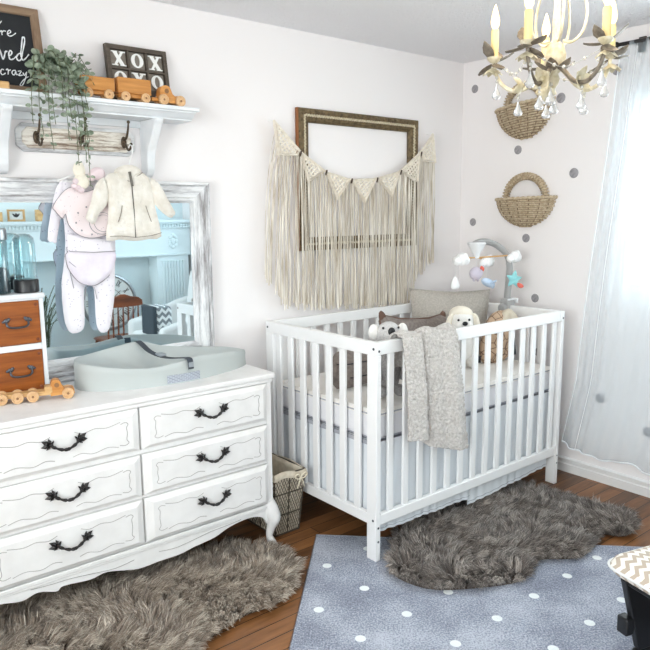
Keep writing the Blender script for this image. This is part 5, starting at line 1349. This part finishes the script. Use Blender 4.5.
b = kp(MB()); b.tube([(0,0,.008),(.07,.09,.008)], [.006,.002], 8); b.tube([(0,0,.010),(-.11,.10,.010)], [.005,.002], 8); b.ell((0,0,.008), (.014,.014,.006)); part('hand', b, M['ink'], KL)
# small wooden spindle chair
WC = thing('spindle_chair', 'small brown wooden spindle-back chair reflected in the mirror', 'chair', (.53, -2.06, 0), 0)
b = MB()
b.prism([(-.165,.655),(-.16,.70),(-.13,.725),(-.07,.735),(-.02,.755),(.02,.755),(.07,.735),(.13,.725),(.16,.70),(.165,.655),(.10,.648),(0,.644),(-.10,.648)], -.010, .010, lambda u, v, w: (.53+u, -1.915+w-.10*(1-(u/.17)**2)*0+.03*(u/.165)**2, v)); part('crest_rail', b, M['chair_wood'], WC, bev=.004)
part('seat', MB().puff(rr_poly(.17,.16,.05), .014, lambda a, b_, c: (.53+a, -2.07+b_, .355+c), .02, .02), M['chair_wood'], WC)
for i in range(7):
    x = .53-.135+.045*i; part('spindle', MB().tube([(x, -1.93, .36), (x, -1.922, .52), (x, -1.912, .655)], [.006,.008,.005], 10), M['chair_wood'], WC)
for sx_ in (-1, 1):
    for sy in (-1, 1): part('leg', MB().tube([(.53+sx_*.13, -2.07+sy*.12, .35), (.53+sx_*.15, -2.07+sy*.14, .20), (.53+sx_*.165, -2.07+sy*.155, 0)], [.015,.019,.012], 12), M['chair_wood'], WC)
part('stretcher', MB().tube([(.53-.155, -2.07, .17), (.53+.155, -2.07, .17)], .010, 10).tube([(.375, -2.215, .17), (.375, -1.925, .17)], .010, 10).tube([(.685, -2.215, .17), (.685, -1.925, .17)], .010, 10), M['chair_wood'], WC)
WC.location.y -= .10
# upholstered armchair with chevron pillow
AC = thing('armchair', 'white upholstered armchair reflected at the right side of the mirror', 'armchair', (.88, -1.62, 0))
part('seat', MB().box(.51, 1.16, -1.86, -1.38, .20, .47), M['cushion_white'], AC, bev=.05, seg=4)
part('backrest', MB().prism([(.98,.30),(1.20,.30),(1.26,.95),(1.16,.97),(1.08,.94)], -1.86, -1.38, lambda u, v, w: (u, w, v)), M['cushion_white'], AC, bev=.04, seg=4)
for y in (-1.96, -1.37): part('armrest', MB().prism([(.53,.20),(1.18,.20),(1.18,.72),(.98,.68),(.78,.60),(.53,.54)], y, y+.085, lambda u, v, w: (u, w, v)), M['cushion_white'], AC, bev=.03, seg=4)
for x in (.62, 1.12):
    for y in (-1.80, -1.44): part('foot', MB().cyl((x, y, 0), (x, y, .21), .018, .024), M['black'], AC)
CP = thing('chevron_pillow', 'grey and white chevron pillow with charcoal edge on the armchair', 'pillow', (.59, -1.50, .472))
part('cover', MB().box(.540, .680, -1.62, -1.40, .474, .705), M['chev_grey'], CP, bev=.03, seg=4)
part('side_panel', MB().box(.512, .546, -1.62, -1.40, .474, .710), M['cushion_dark'], CP, bev=.012, seg=3)
# tall grass plant
GP = thing('grass_plant', 'tall dark potted grass reflected left of the hanging sleepsuit', 'plant', (-.10, -2.20, 0))
part('pot', MB().lathe([(.08,0),(.085,.005),(.12,.26),(.125,.30),(.115,.30),(.10,.27),(.01,.265)], (-.10,-2.20,0), 28), M['pot'], GP)
b = MB()
for i in range(60):
    a = random.uniform(0, 2*PI); r = random.uniform(.06, .24); h = random.uniform(.35, .68); p0 = Vector((-.10+.05*math.cos(a), -2.20+.05*math.sin(a), .27))
    ribbon(b, [p0, p0+Vector((math.cos(a)*r*.25, math.sin(a)*r*.25, h*.6)), p0+Vector((math.cos(a)*r, math.sin(a)*r, h*(.9 if r < .2 else .75)))], (-math.sin(a), math.cos(a), 0), .008, .001)
part('blades', b, M['grass'], GP)

# ================================================================== CAMERA
cam = bpy.data.cameras.new('camera'); co = bpy.data.objects.new('camera', cam); COL.objects.link(co); SC.camera = co
yaw, pit, rol = .6864, -.1608, -.0078
f = Vector((math.sin(yaw)*math.cos(pit), math.cos(yaw)*math.cos(pit), math.sin(pit))); r = Vector((math.cos(yaw), -math.sin(yaw), 0)); u = r.cross(f)
r2 = r*math.cos(rol)+u*math.sin(rol); u2 = -r*math.sin(rol)+u*math.cos(rol)
co.matrix_world = Matrix(((r2.x, u2.x, -f.x, -1.8215), (r2.y, u2.y, -f.y, -1.907), (r2.z, u2.z, -f.z, 1.4195), (0,0,0,1)))
cam.sensor_width = 36; cam.sensor_fit = 'HORIZONTAL'; cam.lens = 688.47*36/650; cam.clip_start = .02

# ================================================================== LIGHT
w = bpy.data.worlds.new('daylight'); SC.world = w; w.use_nodes = True
wt = w.node_tree; bg = wt.nodes['Background']; bg.inputs[1].default_value = 2.05
tcw = wt.nodes.new('ShaderNodeTexCoord'); sw = wt.nodes.new('ShaderNodeSeparateXYZ'); wt.links.new(tcw.outputs['Generated'], sw.inputs[0])
rw = wt.nodes.new('ShaderNodeValToRGB'); mr = wt.nodes.new('ShaderNodeMapRange'); mr.inputs[1].default_value = -1; mr.inputs[2].default_value = 1
wt.links.new(sw.outputs['Z'], mr.inputs[0]); wt.links.new(mr.outputs[0], rw.inputs[0]); wt.links.new(rw.outputs[0], bg.inputs[0])
e = rw.color_ramp.elements; e[0].position = .34; e[0].color = (.60, .62, .64, 1); e[1].position = 1; e[1].color = (.80, .90, 1, 1)
q = e.new(.46); q.color = (.95, .98, 1, 1)
def daylight(name, loc, rot, sx_, sy, e, c):
    l = bpy.data.lights.new(name, 'AREA'); l.shape = 'RECTANGLE'; l.size = sx_; l.size_y = sy; l.energy = e; l.color = c
    o = bpy.data.objects.new(name, l); COL.objects.link(o); o.location = loc; o.rotation_euler = rot; return o
daylight('daylight_and_fill', (XW+.45, (WY0+WY1)/2, 1.72), (0, PI/2-.15, 0), 1.0, 2.1, 48, (.95, .98, 1))
daylight('daylight_and_fill', ((FX0+FX1)/2, YF-.35, 1.5), (PI/2+.02, 0, 0), 1.5, 1.3, 12, (1, .985, .97))  # fill lamp outside the added front window
daylight('daylight_and_fill', (XL-.35, (LY0+LY1)/2, 1.45), (0, -PI/2+.0, 0), 1.3, 1.9, 92, (1, .985, .97))  # main fill lamp, shining in through the added left window
for a in angs:
    l = bpy.data.lights.new('candle_bulb_light', 'POINT'); l.energy = 1.3; l.color = (1, .86, .66); l.shadow_soft_size = .014
    o = bpy.data.objects.new('candle_bulb_light', l); COL.objects.link(o); o.location = pol(a, .176, 1.868+.175)
SC.view_settings.view_transform = 'Standard'; SC.view_settings.look = 'None'; SC.view_settings.exposure = -0.02; SC.view_settings.gamma = 1; SC.view_settings.use_curve_mapping = False
cy = SC.cycles; cy.use_denoising = True; cy.denoiser = 'OPENIMAGEDENOISE'; cy.max_bounces = 10; cy.diffuse_bounces = 5; cy.transparent_max_bounces = 16; cy.sample_clamp_indirect = 8; cy.caustics_reflective = True; cy.blur_glossy = 1.0; cy.caustics_refractive = False
